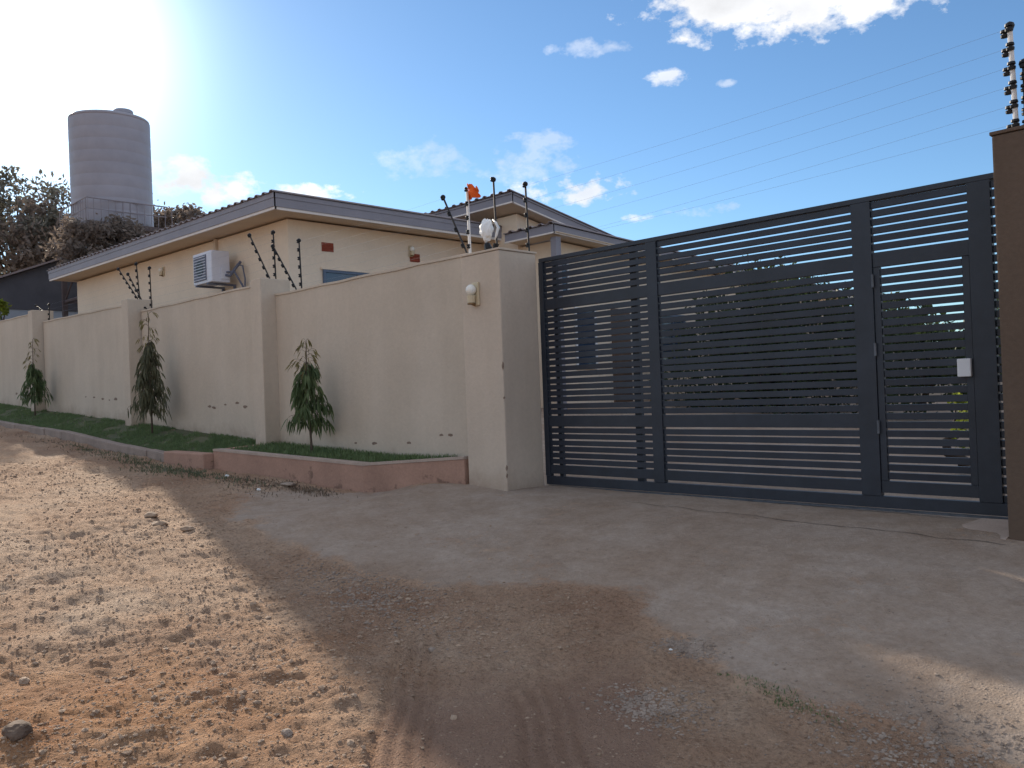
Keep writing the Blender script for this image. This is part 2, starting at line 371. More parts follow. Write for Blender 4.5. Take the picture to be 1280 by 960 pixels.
def ground_z(x, y, detail=True):
    z = gbase(x, y)
    if not detail: return z
    dist = math.hypot(x, y)
    if dist > 60: return z
    if y > 5.8: return z+.006*fbm(x, y, 3, 2, 2)
    a, s = zones(x, y)
    fade = 1 if dist < 16 else max(0, 1-(dist-16)/30)
    edge = smooth((5.7-y)/.5) if x > -12 else 1
    rough = (1-a)*(1-.75*s)
    n = .030*fbm(x, y, .9, 3, 1)+.022*fbm(x, y, 4.5, 4, 3)*1.0
    bumps = abs(fbm(x, y, 7, 3, 9))
    z += edge*fade*rough*(n+.022*bumps+.007*fbm(x, y, 17, 2, 6))
    z += edge*fade*(a*.009+s*.010)*fbm(x, y, 2.5, 4, 4)+edge*fade*a*.0035*fbm(x, y, 13, 3, 15)
    z -= (1-a)*.012*edge                                  # the concrete stands a little proud of the dirt
    # tyre tracks pressed in the dirt: ribs run roughly towards the camera
    for (ax, ay, bx, by, wd) in ((-3.95, 3.1, -2.45, 1.75, .15), (-2.95, 3.0, -1.75, 1.95, .16), (-9.5, 2.55, -4.6, 2.15, .14), (-9.5, 1.3, -4.6, .95, .14)):
        L = math.hypot(bx-ax, by-ay); ux, uy = (bx-ax)/L, (by-ay)/L
        t = (x-ax)*ux+(y-ay)*uy; q = -(x-ax)*uy+(y-ay)*ux
        if 0 < t < L and abs(q) < wd:
            k = smooth(min(t, L-t)/.35)*smooth((wd-abs(q))/.05)
            z += k*(.011*math.sin(q*2*PI/.075+.8*math.sin(t*9))-.010)
    return z
def axis_pts(segs):
    r = []
    for a, b, st in segs:
        n = max(1, int(round((b-a)/st)))
        r += [a+(b-a)*i/n for i in range(n)]
    r.append(segs[-1][1]); return r
xs = axis_pts([(-1500, -200, 260), (-200, -60, 20), (-60, -26, 1.0), (-26, -14, .2), (-14, -9, .07), (-9, -5, .04), (-5, -.4, .022), (-.4, 3, .2), (3, 20, 1.5), (20, 200, 30), (200, 1500, 260)])
ys = axis_pts([(-1500, -200, 260), (-200, -20, 20), (-20, 0, 1.0), (0, .6, .1), (.6, 6.62, .022), (6.62, 6.9, .05), (6.9, 12, .4), (12, 40, 2), (40, 200, 20), (200, 1500, 260)])
gv = []; ga = []; gs = []
for yy in ys:
    for xx in xs:
        gv.append((xx, yy, ground_z(xx, yy)))
        a, s = zones(xx, yy); ga.append(a); gs.append(s)
nx = len(xs); gf = [(j*nx+i, j*nx+i+1, (j+1)*nx+i+1, (j+1)*nx+i) for j in range(len(ys)-1) for i in range(nx-1)]
gme = bpy.data.meshes.new('ground'); gme.from_pydata(gv, [], gf)
gme.polygons.foreach_set('use_smooth', [True]*len(gf))
for nm, dat in (('concrete', ga), ('sand', gs)):
    at = gme.attributes.new(nm, 'FLOAT', 'POINT'); at.data.foreach_set('value', dat)
gob = bpy.data.objects.new('ground', gme); COL.objects.link(gob); tag(gob, kind='structure')
def ground_material():
    mt = bpy.data.materials.new('dirt_and_concrete'); mt.use_nodes = True
    t = mt.node_tree; b = t.nodes['Principled BSDF']; b.inputs['Roughness'].default_value = .95; b.inputs['Specular IOR Level'].default_value = .15
    co = N('ShaderNodeTexCoord', t)
    def noi(s, d=8, r=.6):
        n = N('ShaderNodeTexNoise', t); n.inputs['Scale'].default_value = s; n.inputs['Detail'].default_value = d; n.inputs['Roughness'].default_value = r
        t.links.new(co.outputs['Object'], n.inputs['Vector']); return n.outputs['Fac']
    def ramp(fac, stops):
        r = N('ShaderNodeValToRGB', t)
        while len(r.color_ramp.elements) < len(stops): r.color_ramp.elements.new(.5)
        for e, (p, c) in zip(r.color_ramp.elements, stops): e.position = p; e.color = (*c, 1)
        t.links.new(fac, r.inputs[0]); return r.outputs[0]
    def mix(f, a, b_, bt='MIX'):
        n = N('ShaderNodeMix', t, data_type='RGBA', blend_type=bt)
        if isinstance(f, (int, float)): n.inputs[0].default_value = f
        else: t.links.new(f, n.inputs[0])
        t.links.new(a, n.inputs[6]); t.links.new(b_, n.inputs[7]); return n.outputs[2]
    dirt = ramp(noi(.9, 9, .62), [(.28, (.31, .185, .12)), (.50, (.42, .28, .19)), (.74, (.50, .37, .27))])
    orange = ramp(noi(3.5, 8, .6), [(.3, (.34, .165, .08)), (.7, (.44, .25, .135))])
    # the orange soil shows close to the near-left corner of the road, by distance in plan from (-4.2, .9)
    vd = N('ShaderNodeVectorMath', t, operation='DISTANCE'); t.links.new(co.outputs['Object'], vd.inputs[0]); vd.inputs[1].default_value = (-3.75, .9, -.7)
    om = N('ShaderNodeMath', t, operation='MULTIPLY_ADD'); t.links.new(noi(1.6, 6, .6), om.inputs[0]); om.inputs[1].default_value = 3.2
    sb = N('ShaderNodeMath', t, operation='MULTIPLY'); t.links.new(vd.outputs['Value'], sb.inputs[0]); sb.inputs[1].default_value = -.95
    t.links.new(sb.outputs[0], om.inputs[2])
    om2 = N('ShaderNodeMapRange', t); om2.inputs['From Min'].default_value = -.1; om2.inputs['From Max'].default_value = 1.3; t.links.new(om.outputs[0], om2.inputs['Value'])
    col = mix(om2.outputs[0], dirt, orange)
    grit = ramp(noi(38, 6, .7), [(.32, (.50, .47, .45)), (.5, (1, 1, 1)), (.72, (1.25, 1.22, 1.2))])
    col = mix(.8, col, grit, 'MULTIPLY')
    at = N('ShaderNodeAttribute', t, attribute_name='sand'); at2 = N('ShaderNodeAttribute', t, attribute_name='concrete')
    sand = ramp(noi(2.2, 7, .6), [(.3, (.30, .185, .13)), (.7, (.37, .245, .175))])
    sand = mix(.6, sand, ramp(noi(60, 5, .6), [(.3, (.8, .8, .8)), (.7, (1.08, 1.08, 1.08))]), 'MULTIPLY')
    def breakup(fac, sc, amp, lo, hi):
        n = noi(sc, 8, .72)
        m_ = N('ShaderNodeMath', t, operation='MULTIPLY_ADD'); t.links.new(n, m_.inputs[0]); m_.inputs[1].default_value = amp; m_.inputs[2].default_value = -amp/2
        a_ = N('ShaderNodeMath', t, operation='ADD'); t.links.new(fac, a_.inputs[0]); t.links.new(m_.outputs[0], a_.inputs[1])
        r_ = N('ShaderNodeMapRange', t); r_.inputs['From Min'].default_value = lo; r_.inputs['From Max'].default_value = hi; t.links.new(a_.outputs[0], r_.inputs['Value']); return r_.outputs[0]
    col = mix(breakup(at.outputs['Fac'], 9, 1.2, .25, .8), col, sand)
    conc = ramp(noi(.8, 9, .65), [(.30, (.335, .25, .19)), (.48, (.385, .305, .245)), (.68, (.43, .355, .298))])
    conc = mix(.8, conc, ramp(noi(26, 9, .75), [(.30, (.72, .70, .68)), (.7, (1.12, 1.12, 1.12))]), 'MULTIPLY')
    conc = mix(.7, conc, ramp(noi(4.5, 9, .7), [(.36, (.80, .75, .70)), (.6, (1.04, 1.04, 1.04))]), 'MULTIPLY')
    col = mix(breakup(at2.outputs['Fac'], 11, 1.9, .32, .72), col, conc)
    t.links.new(col, b.inputs['Base Color'])
    h1 = noi(55, 8, .7)
    vo = N('ShaderNodeTexVoronoi', t); vo.inputs['Scale'].default_value = 62; t.links.new(co.outputs['Object'], vo.inputs['Vector'])
    vm = N('ShaderNodeMapRange', t); vm.inputs['From Min'].default_value = .1; vm.inputs['From Max'].default_value = .45; vm.inputs['To Min'].default_value = 1; vm.inputs['To Max'].default_value = 0
    t.links.new(vo.outputs['Distance'], vm.inputs['Value']); h2 = vm.outputs[0]
    ha = N('ShaderNodeMath', t, operation='MULTIPLY_ADD'); t.links.new(h2, ha.inputs[0]); ha.inputs[1].default_value = .35; t.links.new(h1, ha.inputs[2])
    bp = N('ShaderNodeBump', t); bp.inputs['Distance'].default_value = .034
    mr = N('ShaderNodeMapRange', t); mr.inputs['To Min'].default_value = .85; mr.inputs['To Max'].default_value = .34
    t.links.new(at2.outputs['Fac'], mr.inputs['Value']); t.links.new(mr.outputs[0], bp.inputs['Strength'])
    t.links.new(ha.outputs[0], bp.inputs['Height']); t.links.new(bp.outputs[0], b.inputs['Normal'])
    return mt
gme.materials.append(ground_material())

# ------------------------------------------------------------------ boundary wall
bw = empty('boundary_wall', (-11, 6.1, .0), 'long beige plastered boundary wall stepping uphill to the left of the gate', 'wall')
SEC = [(-10.88, -6.755, 2.17, 2.17), (-15.78, -11.18, 2.40, 2.375), (-21.62, -16.12, 2.70, 2.58), (-27.4, -21.96, 3.06, 2.96), (-33.2, -27.74, 3.38, 3.30)]
for (x0, x1, zl, zr_) in SEC:
    w = MB(); n = 10
    rows = [(lerp(x0, x1, i/n)) for i in range(n+1)]
    zt = [lerp(zl, zr_, i/n)+.006*math.sin(i*2.3+x0) for i in range(n+1)]
    for i in range(n):
        a, b_ = rows[i], rows[i+1]; za, zb = zwall(a)-.7, zwall(b_)-.7
        w.add([(a, 6.1, za), (b_, 6.1, zb), (b_, 6.3, zb), (a, 6.3, za), (a, 6.1, zt[i]), (b_, 6.1, zt[i+1]), (b_, 6.3, zt[i+1]), (a, 6.3, zt[i])],
              [(4, 5, 6, 7), (0, 1, 5, 4), (2, 3, 7, 6)]+([(3, 0, 4, 7)] if i == 0 else [])+([(1, 2, 6, 5)] if i == n-1 else []))
    w.build('wall_panel', M['wall'], bw)
    c = MB()
    for i in range(n):
        a, b_ = rows[i], rows[i+1]
        c.quad8([(a, 6.085, zt[i]+.002), (b_, 6.085, zt[i+1]+.002), (b_, 6.315, zt[i+1]+.002), (a, 6.315, zt[i]+.002), (a, 6.085, zt[i]+.03), (b_, 6.085, zt[i+1]+.03), (b_, 6.315, zt[i+1]+.03), (a, 6.315, zt[i]+.03)])
    c.build('coping', M['wall'], bw)
for x0, zt in ((-11.18, 2.42), (-16.12, 2.64), (-21.96, 2.99), (-27.74, 3.34)):
    p = MB(); p.cbox(x0+.002, x0+.298, 5.87, 6.34, zwall(x0)-.6, zt, .012); p.build('pilaster', M['wall'], bw)
def chips():
    ob = MB()
    for (x, z, s) in ((-14.0+.9, .62, .05), (-12.95, .60, .05), (-12.55, .64, .03), (-12.15, .66, .045), (-11.9, .60, .05), (-17.2, .82, .06), (-17.9, .84, .05), (-18.4, .88, .04), (-18.9, .90, .03), (-7.3, .22, .03), (-7.15, .22, .03), (-10.6, .36, .04), (-7.9, .12, .03), (-8.6, .1, .04), (-9.0, .1, .03), (-17.55, .81, .03), (-23.5, 1.05, .05), (-24.0, 1.1, .06)):
        n = 9; c = (x, 6.0985, z); vs = [c]
        for k in range(n):
            t = 2*PI*k/n; r = s*random.uniform(.6, 1.1)
            vs.append((x+math.cos(t)*r*1.7, 6.0985, z+math.sin(t)*r*.55))
        ob.add(vs, [(0, 1+k, 1+(k+1) % n) for k in range(n)])
    o = ob.build('plaster_chip', M['chip'], bw)
chips()

gp = MB(); gp.cbox(-6.755, -6.165, 6.0, 6.55, -.7, 2.14, .014)
gpo = gp.build('gate_pillar', M['pillar'])
tag(gpo, 'thick beige plastered gate pillar at the left end of the slatted gate', 'pillar')
cp = MB(); cp.cbox(-6.765, -6.155, 5.99, 6.56, 2.142, 2.165, .006); cp.build('cap', M['pillar'], gpo)
ch = MB()
for (z, r) in ((.95, .05), (-.10, .035), (-.18, .03), (.62, .015)):
    n = 8
    for sgn in (0, 1):
        vs = [(-6.1665, 6.0005, z+r*.9), (-6.1665, 6.0005, z-r)]
        k = .018 if sgn else .015
        vs += [(-6.163+0*k, 6.0+k*random.uniform(.6, 1.2), z-r*.3), (-6.163, 6.0+k*.8, z+r*.4)] if sgn else [(-6.165-k, 5.997, z+r*.4), (-6.165-k*.8, 5.997, z-r*.3)]
        ch.add(vs, [(0, 1, 2, 3)])
ch.build('plaster_chip', M['chip'], gpo)
rp_ = MB(); rp_.cbox(-1.605, -.95, 6.0, 6.45, -.9, 2.20, .014)
rpo = rp_.build('gate_pillar', M['brownpillar'])
tag(rpo, 'dark brown plastered gate pillar at the right end of the gate', 'pillar')
cp = MB(); cp.cbox(-1.615, -.94, 5.99, 6.46, 2.202, 2.225, .006); cp.build('cap', M['brownpillar'], rpo)
bwall = MB(); bwall.box(-.948, 7, 6.1, 6.3, -1.2, 2.1)
tag(bwall.build('side_wall', M['brownpillar']), 'brown boundary wall continuing past the right gate pillar', 'wall')

# ------------------------------------------------------------------ sliding gate
gate = empty('sliding_gate', (-4.0, 6.6, -.33), 'dark blue grey sliding gate of narrow horizontal slats with a built in walk-through door', 'gate')
def gpart(name, x0, x1, y0, y1, z0, z1, mat=None, b=.003):
    q = MB(); q.cbox(x0, x1, y0, y1, z0, z1, b); return q.build(name, mat or M['gatedark'], gate)
gpart('bottom_rail', -6.16, -1.46, 6.585, 6.645, -.325, -.236)
gpart('top_rail', -6.16, -1.46, 6.585, 6.645, 2.052, 2.092)
for (x0, x1) in ((-6.163, -6.10), (-4.755, -4.635), (-2.775, -2.625), (-1.935, -1.785), (-1.50, -1.46)):
    gpart('stile', x0, x1, 6.580, 6.640, -.234, 2.050)
gpart('inner_post', -5.00, -4.92, 6.648, 6.69, -.26, 2.05)
gpart('inner_post', -6.02, -5.97, 6.648, 6.69, -.26, 2.05)
BAYS = [(-6.098, -4.757), (-4.633, -2.777), (-2.623, -1.937), (-1.783, -1.502)]
RAILS = [(-.208, -.118), (1.535, 1.649)]
for bi, (x0, x1) in enumerate(BAYS):
    if bi < 3:
        for (z0, z1) in RAILS + ([(.291, .404)] if bi < 2 else []):
            gpart('cross_rail', x0, x1, 6.590, 6.638, z0, z1)
# door leaf frame inside the right bay
gpart('door_stile', -2.621, -2.572, 6.590, 6.630, -.116, 1.533)
gpart('door_stile', -1.988, -1.939, 6.590, 6.630, -.116, 1.533)
slat_me = {}
for bi, (x0, x1) in enumerate(BAYS):
    for k in range(0, 35):
        zc = 1.985-.0655*k+.0327     # slat between two gaps
        if any(z0-.026 < zc < z1+.026 for z0, z1 in RAILS) and bi < 3: continue
        if bi < 2 and .31 < zc < .385: continue
        if zc < -.235 or zc > 2.04: continue
        a, b_ = x0, x1
        if bi == 2 and -.10 < zc < 1.54: a, b_ = -2.570, -1.990
        key = (round(a, 3), round(b_, 3))
        if key not in slat_me:
            q = MB(); q.cbox(a, b_, -.014, .014, -.0252, .0252, .0025); o = q.build('slat', M['gate'], gate); slat_me[key] = o.data
        else:
            o = bpy.data.objects.new('slat', slat_me[key]); COL.objects.link(o); o.parent = gate
        o.location = (-gate.location[0], -gate.location[1]+6.611+random.uniform(-.0012, .0012), -gate.location[2]+zc+random.uniform(-.0012, .0012))
        o.rotation_euler = (random.uniform(-.05, .05), random.uniform(-.0005, .0005), 0)
for hz in (.25, .85, 1.38):
    q = MB(); q.tube([(-2.6225, 6.574, hz), (-2.6225, 6.574, hz+.10)], .011, 10); q.build('hinge', M['steel'], gate)
lb = MB(); lb.cbox(-2.035, -1.945, 6.545, 6.582, .665, .795, .006); lb.build('lock_box', M['whiteframe'], gate)
gc = MB(); gc.tube([(-1.64, 6.56, 2.0), (-1.64, 6.50, 2.0)], .022, 10); gc.tube([(-1.64, 6.50, 1.97), (-1.64, 6.50, 2.05)], .018, 10); gc.build('sunlit_chip_stub', M['acwhite'], gate)  # pale stub added where only a chip catches the sun
tr = MB(); tr.box(-6.1, -.8, 6.60, 6.63, -.352, -.336); tag(tr.build('gate_rail_track', M['steel']), 'thin steel track set in the concrete along the foot of the sliding gate', 'rail')
sb = MB(); sb.prism([(-1.86, 6.12), (-1.75, 6.02), (-1.612, 5.97), (-1.612, 6.50), (-1.90, 6.50), (-1.97, 6.3)], -.6, [-.40, -.385, -.375, -.33, -.335, -.36])
tag(sb.build('concrete_block', M['coping']), 'broken yellowish concrete block at the foot of the brown pillar', 'concrete block')

q = MB(); rr = random.Random(77); prev = None
for i in range(120):
    x = -4.7+i*.0262; y = 5.95-.05*(x+3.2)+.06*fbm(x, 0, 1.3, 4, 12); w = .003+.004*abs(fbm(x, 1, 4, 2, 3)); z = ground_z(x, y)+.004
    cur = ((x, y-w, z), (x, y+w, z))
    if prev: q.add([prev[0], cur[0], cur[1], prev[1]], [(0, 1, 2, 3)])
    prev = cur
M['crack'] = material('crack_dark', (.06, .05, .043), .95, .3, 30, .2, 60)  # dark ribbon colour stands in for the shaded depth of the crack
tag(q.build('driveway_crack', M['crack']), kind='structure')
# ------------------------------------------------------------------ wall lamps
def bulkhead(loc, s, label, mdir='y', rusty=True, cat='lamp'):
    e = empty('wall_lamp', loc, label, cat)
    x, y, z = loc
    a = MB(); a.cbox(x-.055*s, x+.055*s, y-.03*s, y, z-.13*s, z+.13*s, .012*s) if mdir == 'y' else a.cbox(x, x+.03*s, y-.055*s, y+.055*s, z-.13*s, z+.13*s, .012*s)
    a.build('back_plate', M['lampcream'], e)
    g = MB(); c = (x-.01, y-.075*s, z+.045*s) if mdir == 'y' else (x+.075*s, y, z+.045*s)
    g.lathe([(.0, -.062*s), (.032*s, -.052*s), (.055*s, -.025*s), (.06*s, 0), (.052*s, .03*s), (.03*s, .052*s), (.002, .062*s)], 14, c)
    g.build('globe', M['lampglass'], e, smooth=True)
    h = MB(); h.tube([(c[0], c[1], z-.02*s), (c[0], c[1], z-.10*s)], [.05*s, .042*s], 12)
    h.build('holder', M['lampcream'], e)
    k = MB(); k.tube([(c[0], c[1], z-.105*s), (c[0], y-.012*s if mdir == 'y' else c[1], z-.12*s)], .018*s, 8); k.tube([(c[0], c[1], z-.10*s), (c[0], c[1], z-.118*s)], .045*s, 12)
    k.build('bracket', M['lamprust'], e)
bulkhead((-6.52, 6.0, 1.72), .95, 'cream wall lamp with a round globe on the left gate pillar')
bulkhead((-16.25, 6.098, 2.18), .9, 'small faded wall lamp on the boundary wall left of the second young tree')
bulkhead((-19.3, 8.0, 3.74), .85, 'small round wall lamp on the house wall left of the air conditioner')
bulkhead((-13.74, 10.82, 3.66), .9, 'small white wall lamp on the house side wall above a red air vent', 'x')

# ------------------------------------------------------------------ electric fence posts
ins_me = [None]
def post(base, top, label, group, n=6, white=False, both=False, ball=True, start=.12):
    e = empty('fence_post', base, label, 'fence post', group)
    b_, t_ = Vector(base), Vector(top); d = t_-b_
    q = MB(); q.tube([b_-d.normalized()*.05, t_], .011 if not white else .016, 8); q.build('rod', M['whiterod' if white else 'rod'], e)
    up_ = d.normalized(); sd = Vector((0, -1, 0)) if abs(up_.y) < .5 else Vector((-1, 0, 0))
    sd = (sd-up_*sd.dot(up_)).normalized()
    if ins_me[0] is None:
        q = MB(); q.lathe([(.004, -.028), (.022, -.024), (.024, -.008), (.013, -.004), (.013, .004), (.024, .008), (.022, .024), (.004, .028)], 10)
        ins_me[0] = bpy.data.meshes.new('insulator'); ins_me[0].from_pydata(q.v, [], q.f); ins_me[0].materials.append(M['blackplastic'])
    pts = []
    for k in range(n):
        f = start+(1-start-.02)*k/(n-1) if n > 1 else 1
        for s_ in ((1, -1) if both else (1,)):
            o = bpy.data.objects.new('insulator', ins_me[0]); COL.objects.link(o); o.parent = e
            p = d*f+sd*.018*s_+Vector((-.035 if (both and s_ < 0) else 0, 0, -.02 if s_ < 0 else 0)); o.location = p
            o.rotation_euler = up_.to_track_quat('Z', 'Y').to_euler(); o.scale = (1.05, 1.05, .95) if both else (.85, .85, .9)
        pts.append(b_+d*f)
    if ball:
        q = MB(); q.lathe([(.004, -.03), (.024, -.018), (.03, 0), (.024, .018), (.004, .03)], 10, t_); q.build('cap', M['blackplastic'], e)
    return pts
G = 'electric fence posts on the boundary wall'
P1a = post((-10.33, 6.2, 2.2), (-10.36, 6.2, 2.90), 'upright dark fence post, rightmost of the four on the first pilaster from the gate', G)
P1b = post((-10.45, 6.2, 2.2), (-11.08, 6.2, 2.93), 'leaning dark fence post crossing over the first pilaster from the gate', G, 7)
P1c = post((-11.03, 6.2, 2.42), (-11.06, 6.2, 3.13), 'upright dark fence post standing on top of the first pilaster from the gate', G)
P1d = post((-11.17, 6.2, 2.42), (-11.77, 6.2, 3.20), 'leaning dark fence post, leftmost of the four on the first pilaster from the gate', G)
P2a = post((-15.55, 6.2, 2.42), (-15.58, 6.2, 3.20), 'upright dark fence post, rightmost of the four above the second young tree', G)
P2b = post((-15.72, 6.2, 2.40), (-16.63, 6.2, 3.22), 'leaning dark fence post, lower of the parallel pair on the second pilaster', G, 7)
P2c = post((-16.08, 6.2, 2.64), (-16.20, 6.2, 3.36), 'upright dark fence post on the second pilaster, left of its upright twin', G)
P2d = post((-16.12, 6.2, 2.64), (-17.11, 6.2, 3.38), 'leaning dark fence post, leftmost of the four on the second pilaster', G, 7)
P3a = post((-21.5, 6.2, 2.73), (-21.5, 6.2, 3.12), 'short upright fence post on the farthest visible pilaster at the far left', G, 4)
P3b = post((-21.9, 6.2, 2.98), (-22.5, 6.2, 3.2), 'short leaning fence post on the farthest visible pilaster at the far left', G, 4)
G2 = 'electric fence posts on the gate pillars'
P0a = post((-6.86, 6.2, 2.2), (-7.24, 6.2, 2.91), 'dark leaning fence post left of the orange flag', G2, 4, start=.15)
P0b = post((-6.82, 6.2, 2.2), (-6.83, 6.2, 2.93), 'pale fence post with black insulators holding the orange flag', G2, 5, white=True, ball=False, start=.12)
P0c = post((-6.39, 6.2, 2.15), (-6.41, 6.2, 2.94), 'tallest dark fence post on the left gate pillar, beside the white bag', G2, 1)
P0d = post((-6.21, 6.5, 2.15), (-6.23, 6.5, 2.90), 'dark upright fence post on the corner of the left gate pillar nearest the gate', G2, 5)
PRa = post((-1.485, 6.1, 2.2), (-1.50, 6.1, 2.90), 'white fence post with paired black insulators on the brown pillar', G2, 6, white=True, both=True, start=.10)
PRb = post((-1.43, 6.1, 2.2), (-1.43, 6.1, 2.64), 'dark fence post at the right edge behind the white one on the brown pillar', G2, 6)
def wires(A, B, label, n=6, sag=.02, loc=None):
    e = empty('electric_fence_wires', loc or tuple(A[0]), label, 'fence wires', 'wire strands strung between the fence posts')
    for k in range(n):
        a = A[min(k, len(A)-1)]; b_ = B[min(k, len(B)-1)]
        pts = [a.lerp(b_, i/12)-Vector((0, 0, sag*4*(i/12)*(1-i/12))) for i in range(13)]
        q = MB(); q.tube(pts, .0007, 5); q.build('wire', M['wire'], e)
wires([P0d[0], P0d[0]]+P0d[1:]+[P0d[-1]], PRa, 'thin parallel wires strung over the slatted gate between both pillars', 6, .03)
wires(P1a, [P0a[0].lerp(P0a[-1], i/5) for i in range(6)], 'thin wires strung over the wall section nearest the gate', 6)
wires(P2a, P1c, 'thin wires strung over the wall section between the first two pilasters', 6)
wires(P3a, P2c[:4], 'thin wires strung over the farther wall section behind the second pilaster', 4)

# orange flag on the pale post
fl = MB(); nxg, nzg = 10, 8
vs = []
for j in range(nzg+1):
    for i in range(nxg+1):
        u, v = i/nxg, j/nzg
        x = -6.83+.20*u; z = 2.79+.12*v+.035*math.sin(u*3.0+1.2)*(.3+v)+.02*u
        y = 6.19+.03*math.sin(u*9+v*2)+.012*math.sin(v*11)
        if v > .8: z += .02*math.sin(u*17)
        vs.append((x, y, z))
fs = [(j*(nxg+1)+i, j*(nxg+1)+i+1, (j+1)*(nxg+1)+i+1, (j+1)*(nxg+1)+i) for j in range(nzg) for i in range(nxg)]
fl.add(vs, fs); flo = fl.build('orange_flag', M['orange'], smooth=True)
sm = flo.modifiers.new('thick', 'SOLIDIFY'); sm.thickness = .006
tag(flo, 'small crumpled orange flag tied to the pale fence post on the gate pillar', 'flag')
# white bag
bb = bmesh.new(); bmesh.ops.create_icosphere(bb, subdivisions=4, radius=1)
for v in bb.verts:
    c = v.co; k = 1+.14*abs(noise.noise(c*4.5+Vector((9, 2, 5))))+.30*noise.noise(c*1.9+Vector((3, 1, 2)))+.10*noise.noise(c*6)
    w = .075*(1-.35*max(0, -c.z)+0.1*max(0, c.z))
    x = c.x*w*k; z = c.z*.12*k; y = c.y*.06*k
    if c.z < -.6: x *= .55
    v.co = Vector((x-6.47, y+6.13, z+2.40))
bgm = MB(); bgm.addbm(bb); tag(bgm.build('plastic_bag', M['bag'], smooth=True), 'crumpled white plastic bag wrapped round a post on the gate pillar', 'bag')
bh = MB(); bh.tube([(-6.47, 6.13, 2.26), (-6.45, 6.13, 2.20), (-6.46, 6.13, 2.165)], [.03, .045, .03], 8); bh.tube([(-6.34, 6.14, 2.24), (-6.36, 6.13, 2.17)], [.035, .02], 8)
tag(bh.build('cable_gland', M['blackplastic']), 'black fence cable clamps under the white bag on the gate pillar', 'cable clamp')
lp = MB(); lp.tube([(-6.37, 6.13, 2.50), (-6.31, 6.12, 2.45), (-6.28, 6.12, 2.40), (-6.31, 6.12, 2.33), (-6.35, 6.13, 2.28)], [.006, .014, .018, .014, .006], 8)
tag(lp.build('plastic_strip', M['bag'], smooth=True), 'bent white plastic strip beside the tallest post on the gate pillar', 'plastic strip')

# ------------------------------------------------------------------ house
hs = empty('house', (-13.74, 8.0, .4), 'cream single storey house with a grey fascia behind the boundary wall', 'house')
q = MB(); q.prism([(-25.2, 8), (-13.74, 8), (-13.74, 20), (-25.2, 20)], .0, [4.20, 4.0, 4.0, 4.2]); q.build('wall', M['house'], hs)
def fz(x): return 4.03+.0185*(-13.14-x)
def fascia_run(pts, z0f, h, t, name, mat, par, inset=0):
    q = MB()
    for (x0, y0, x1, y1) in pts:
        dx, dy = x1-x0, y1-y0; L = math.hypot(dx, dy); nxx, nyy = -dy/L*t, dx/L*t
        a, b_ = z0f(x0, y0), z0f(x1, y1)
        q.quad8([(x0, y0, a), (x1, y1, b_), (x1+nxx, y1+nyy, b_), (x0+nxx, y0+nyy, a), (x0, y0, a+h), (x1, y1, b_+h), (x1+nxx, y1+nyy, b_+h), (x0+nxx, y0+nyy, a+h)])
    return q.build(name, mat, par)
zf = lambda x, y: fz(x)
fascia_run([(-25.62, 7.40, -13.14, 7.40), (-13.14, 7.403, -13.14, 20.4)], lambda x, y: fz(x)+.02, .15, .03, 'fascia', M['fascia'], hs)
fascia_run([(-25.64, 7.39, -13.13, 7.39), (-13.13, 7.393, -13.13, 20.4)], lambda x, y: fz(x)+.172, .085, .032, 'gutter', M['fascia'], hs)
fascia_run([(-25.61, 7.415, -13.155, 7.415), (-13.155, 7.42, -13.155, 20.4)], lambda x, y: fz(x)-.028, .046, .04, 'trim', M['fascia_light'], hs)
q = MB(); q.prism([(-25.6, 7.46), (-13.2, 7.46), (-13.2, 20.3), (-25.6, 20.3)], [fz(-25.6)-.008, fz(-13.2)-.008]*1+[fz(-13.2)-.008, fz(-25.6)-.008], [fz(-25.6)+.008, fz(-13.2)+.008, fz(-13.2)+.008, fz(-25.6)+.008]); q.build('soffit', M['soffit'], hs)
def corrugated(name, x0, x1, y0, y1, zfun, pitch, amp, mat, par):
    q = MB(); n = int((x1-x0)/pitch); pr = []
    for i in range(n):
        a = x0+(x1-x0)*i/n; p = (x1-x0)/n
        pr += [(a, 0), (a+p*.5, 0), (a+p*.62, amp), (a+p*.88, amp)]
    pr.append((x1, 0)); vs = []
    yy = [y0, (y0+y1)/2, y1]
    for x, dz in pr:
        for y in yy: vs.append((x, y, zfun(x, y)+dz)); vs.append((x, y, zfun(x, y)+dz-.012))
    fs = []
    for i in range(len(pr)-1):
        a, b_ = i*6, (i+1)*6
        for j in (0, 2): fs += [(a+j, b_+j, b_+j+2, a+j+2), (a+j+1, a+j+3, b_+j+3, b_+j+1)]
        fs += [(a, a+1, b_+1, b_), (a+4, b_+4, b_+5, a+5)]
    q.add(vs, fs); return q.build(name, mat, par)
corrugated('roof_sheeting', -25.66, -13.11, 7.36, 20.5, lambda x, y: fz(x)+.272, .26, .032, M['roof'], hs)
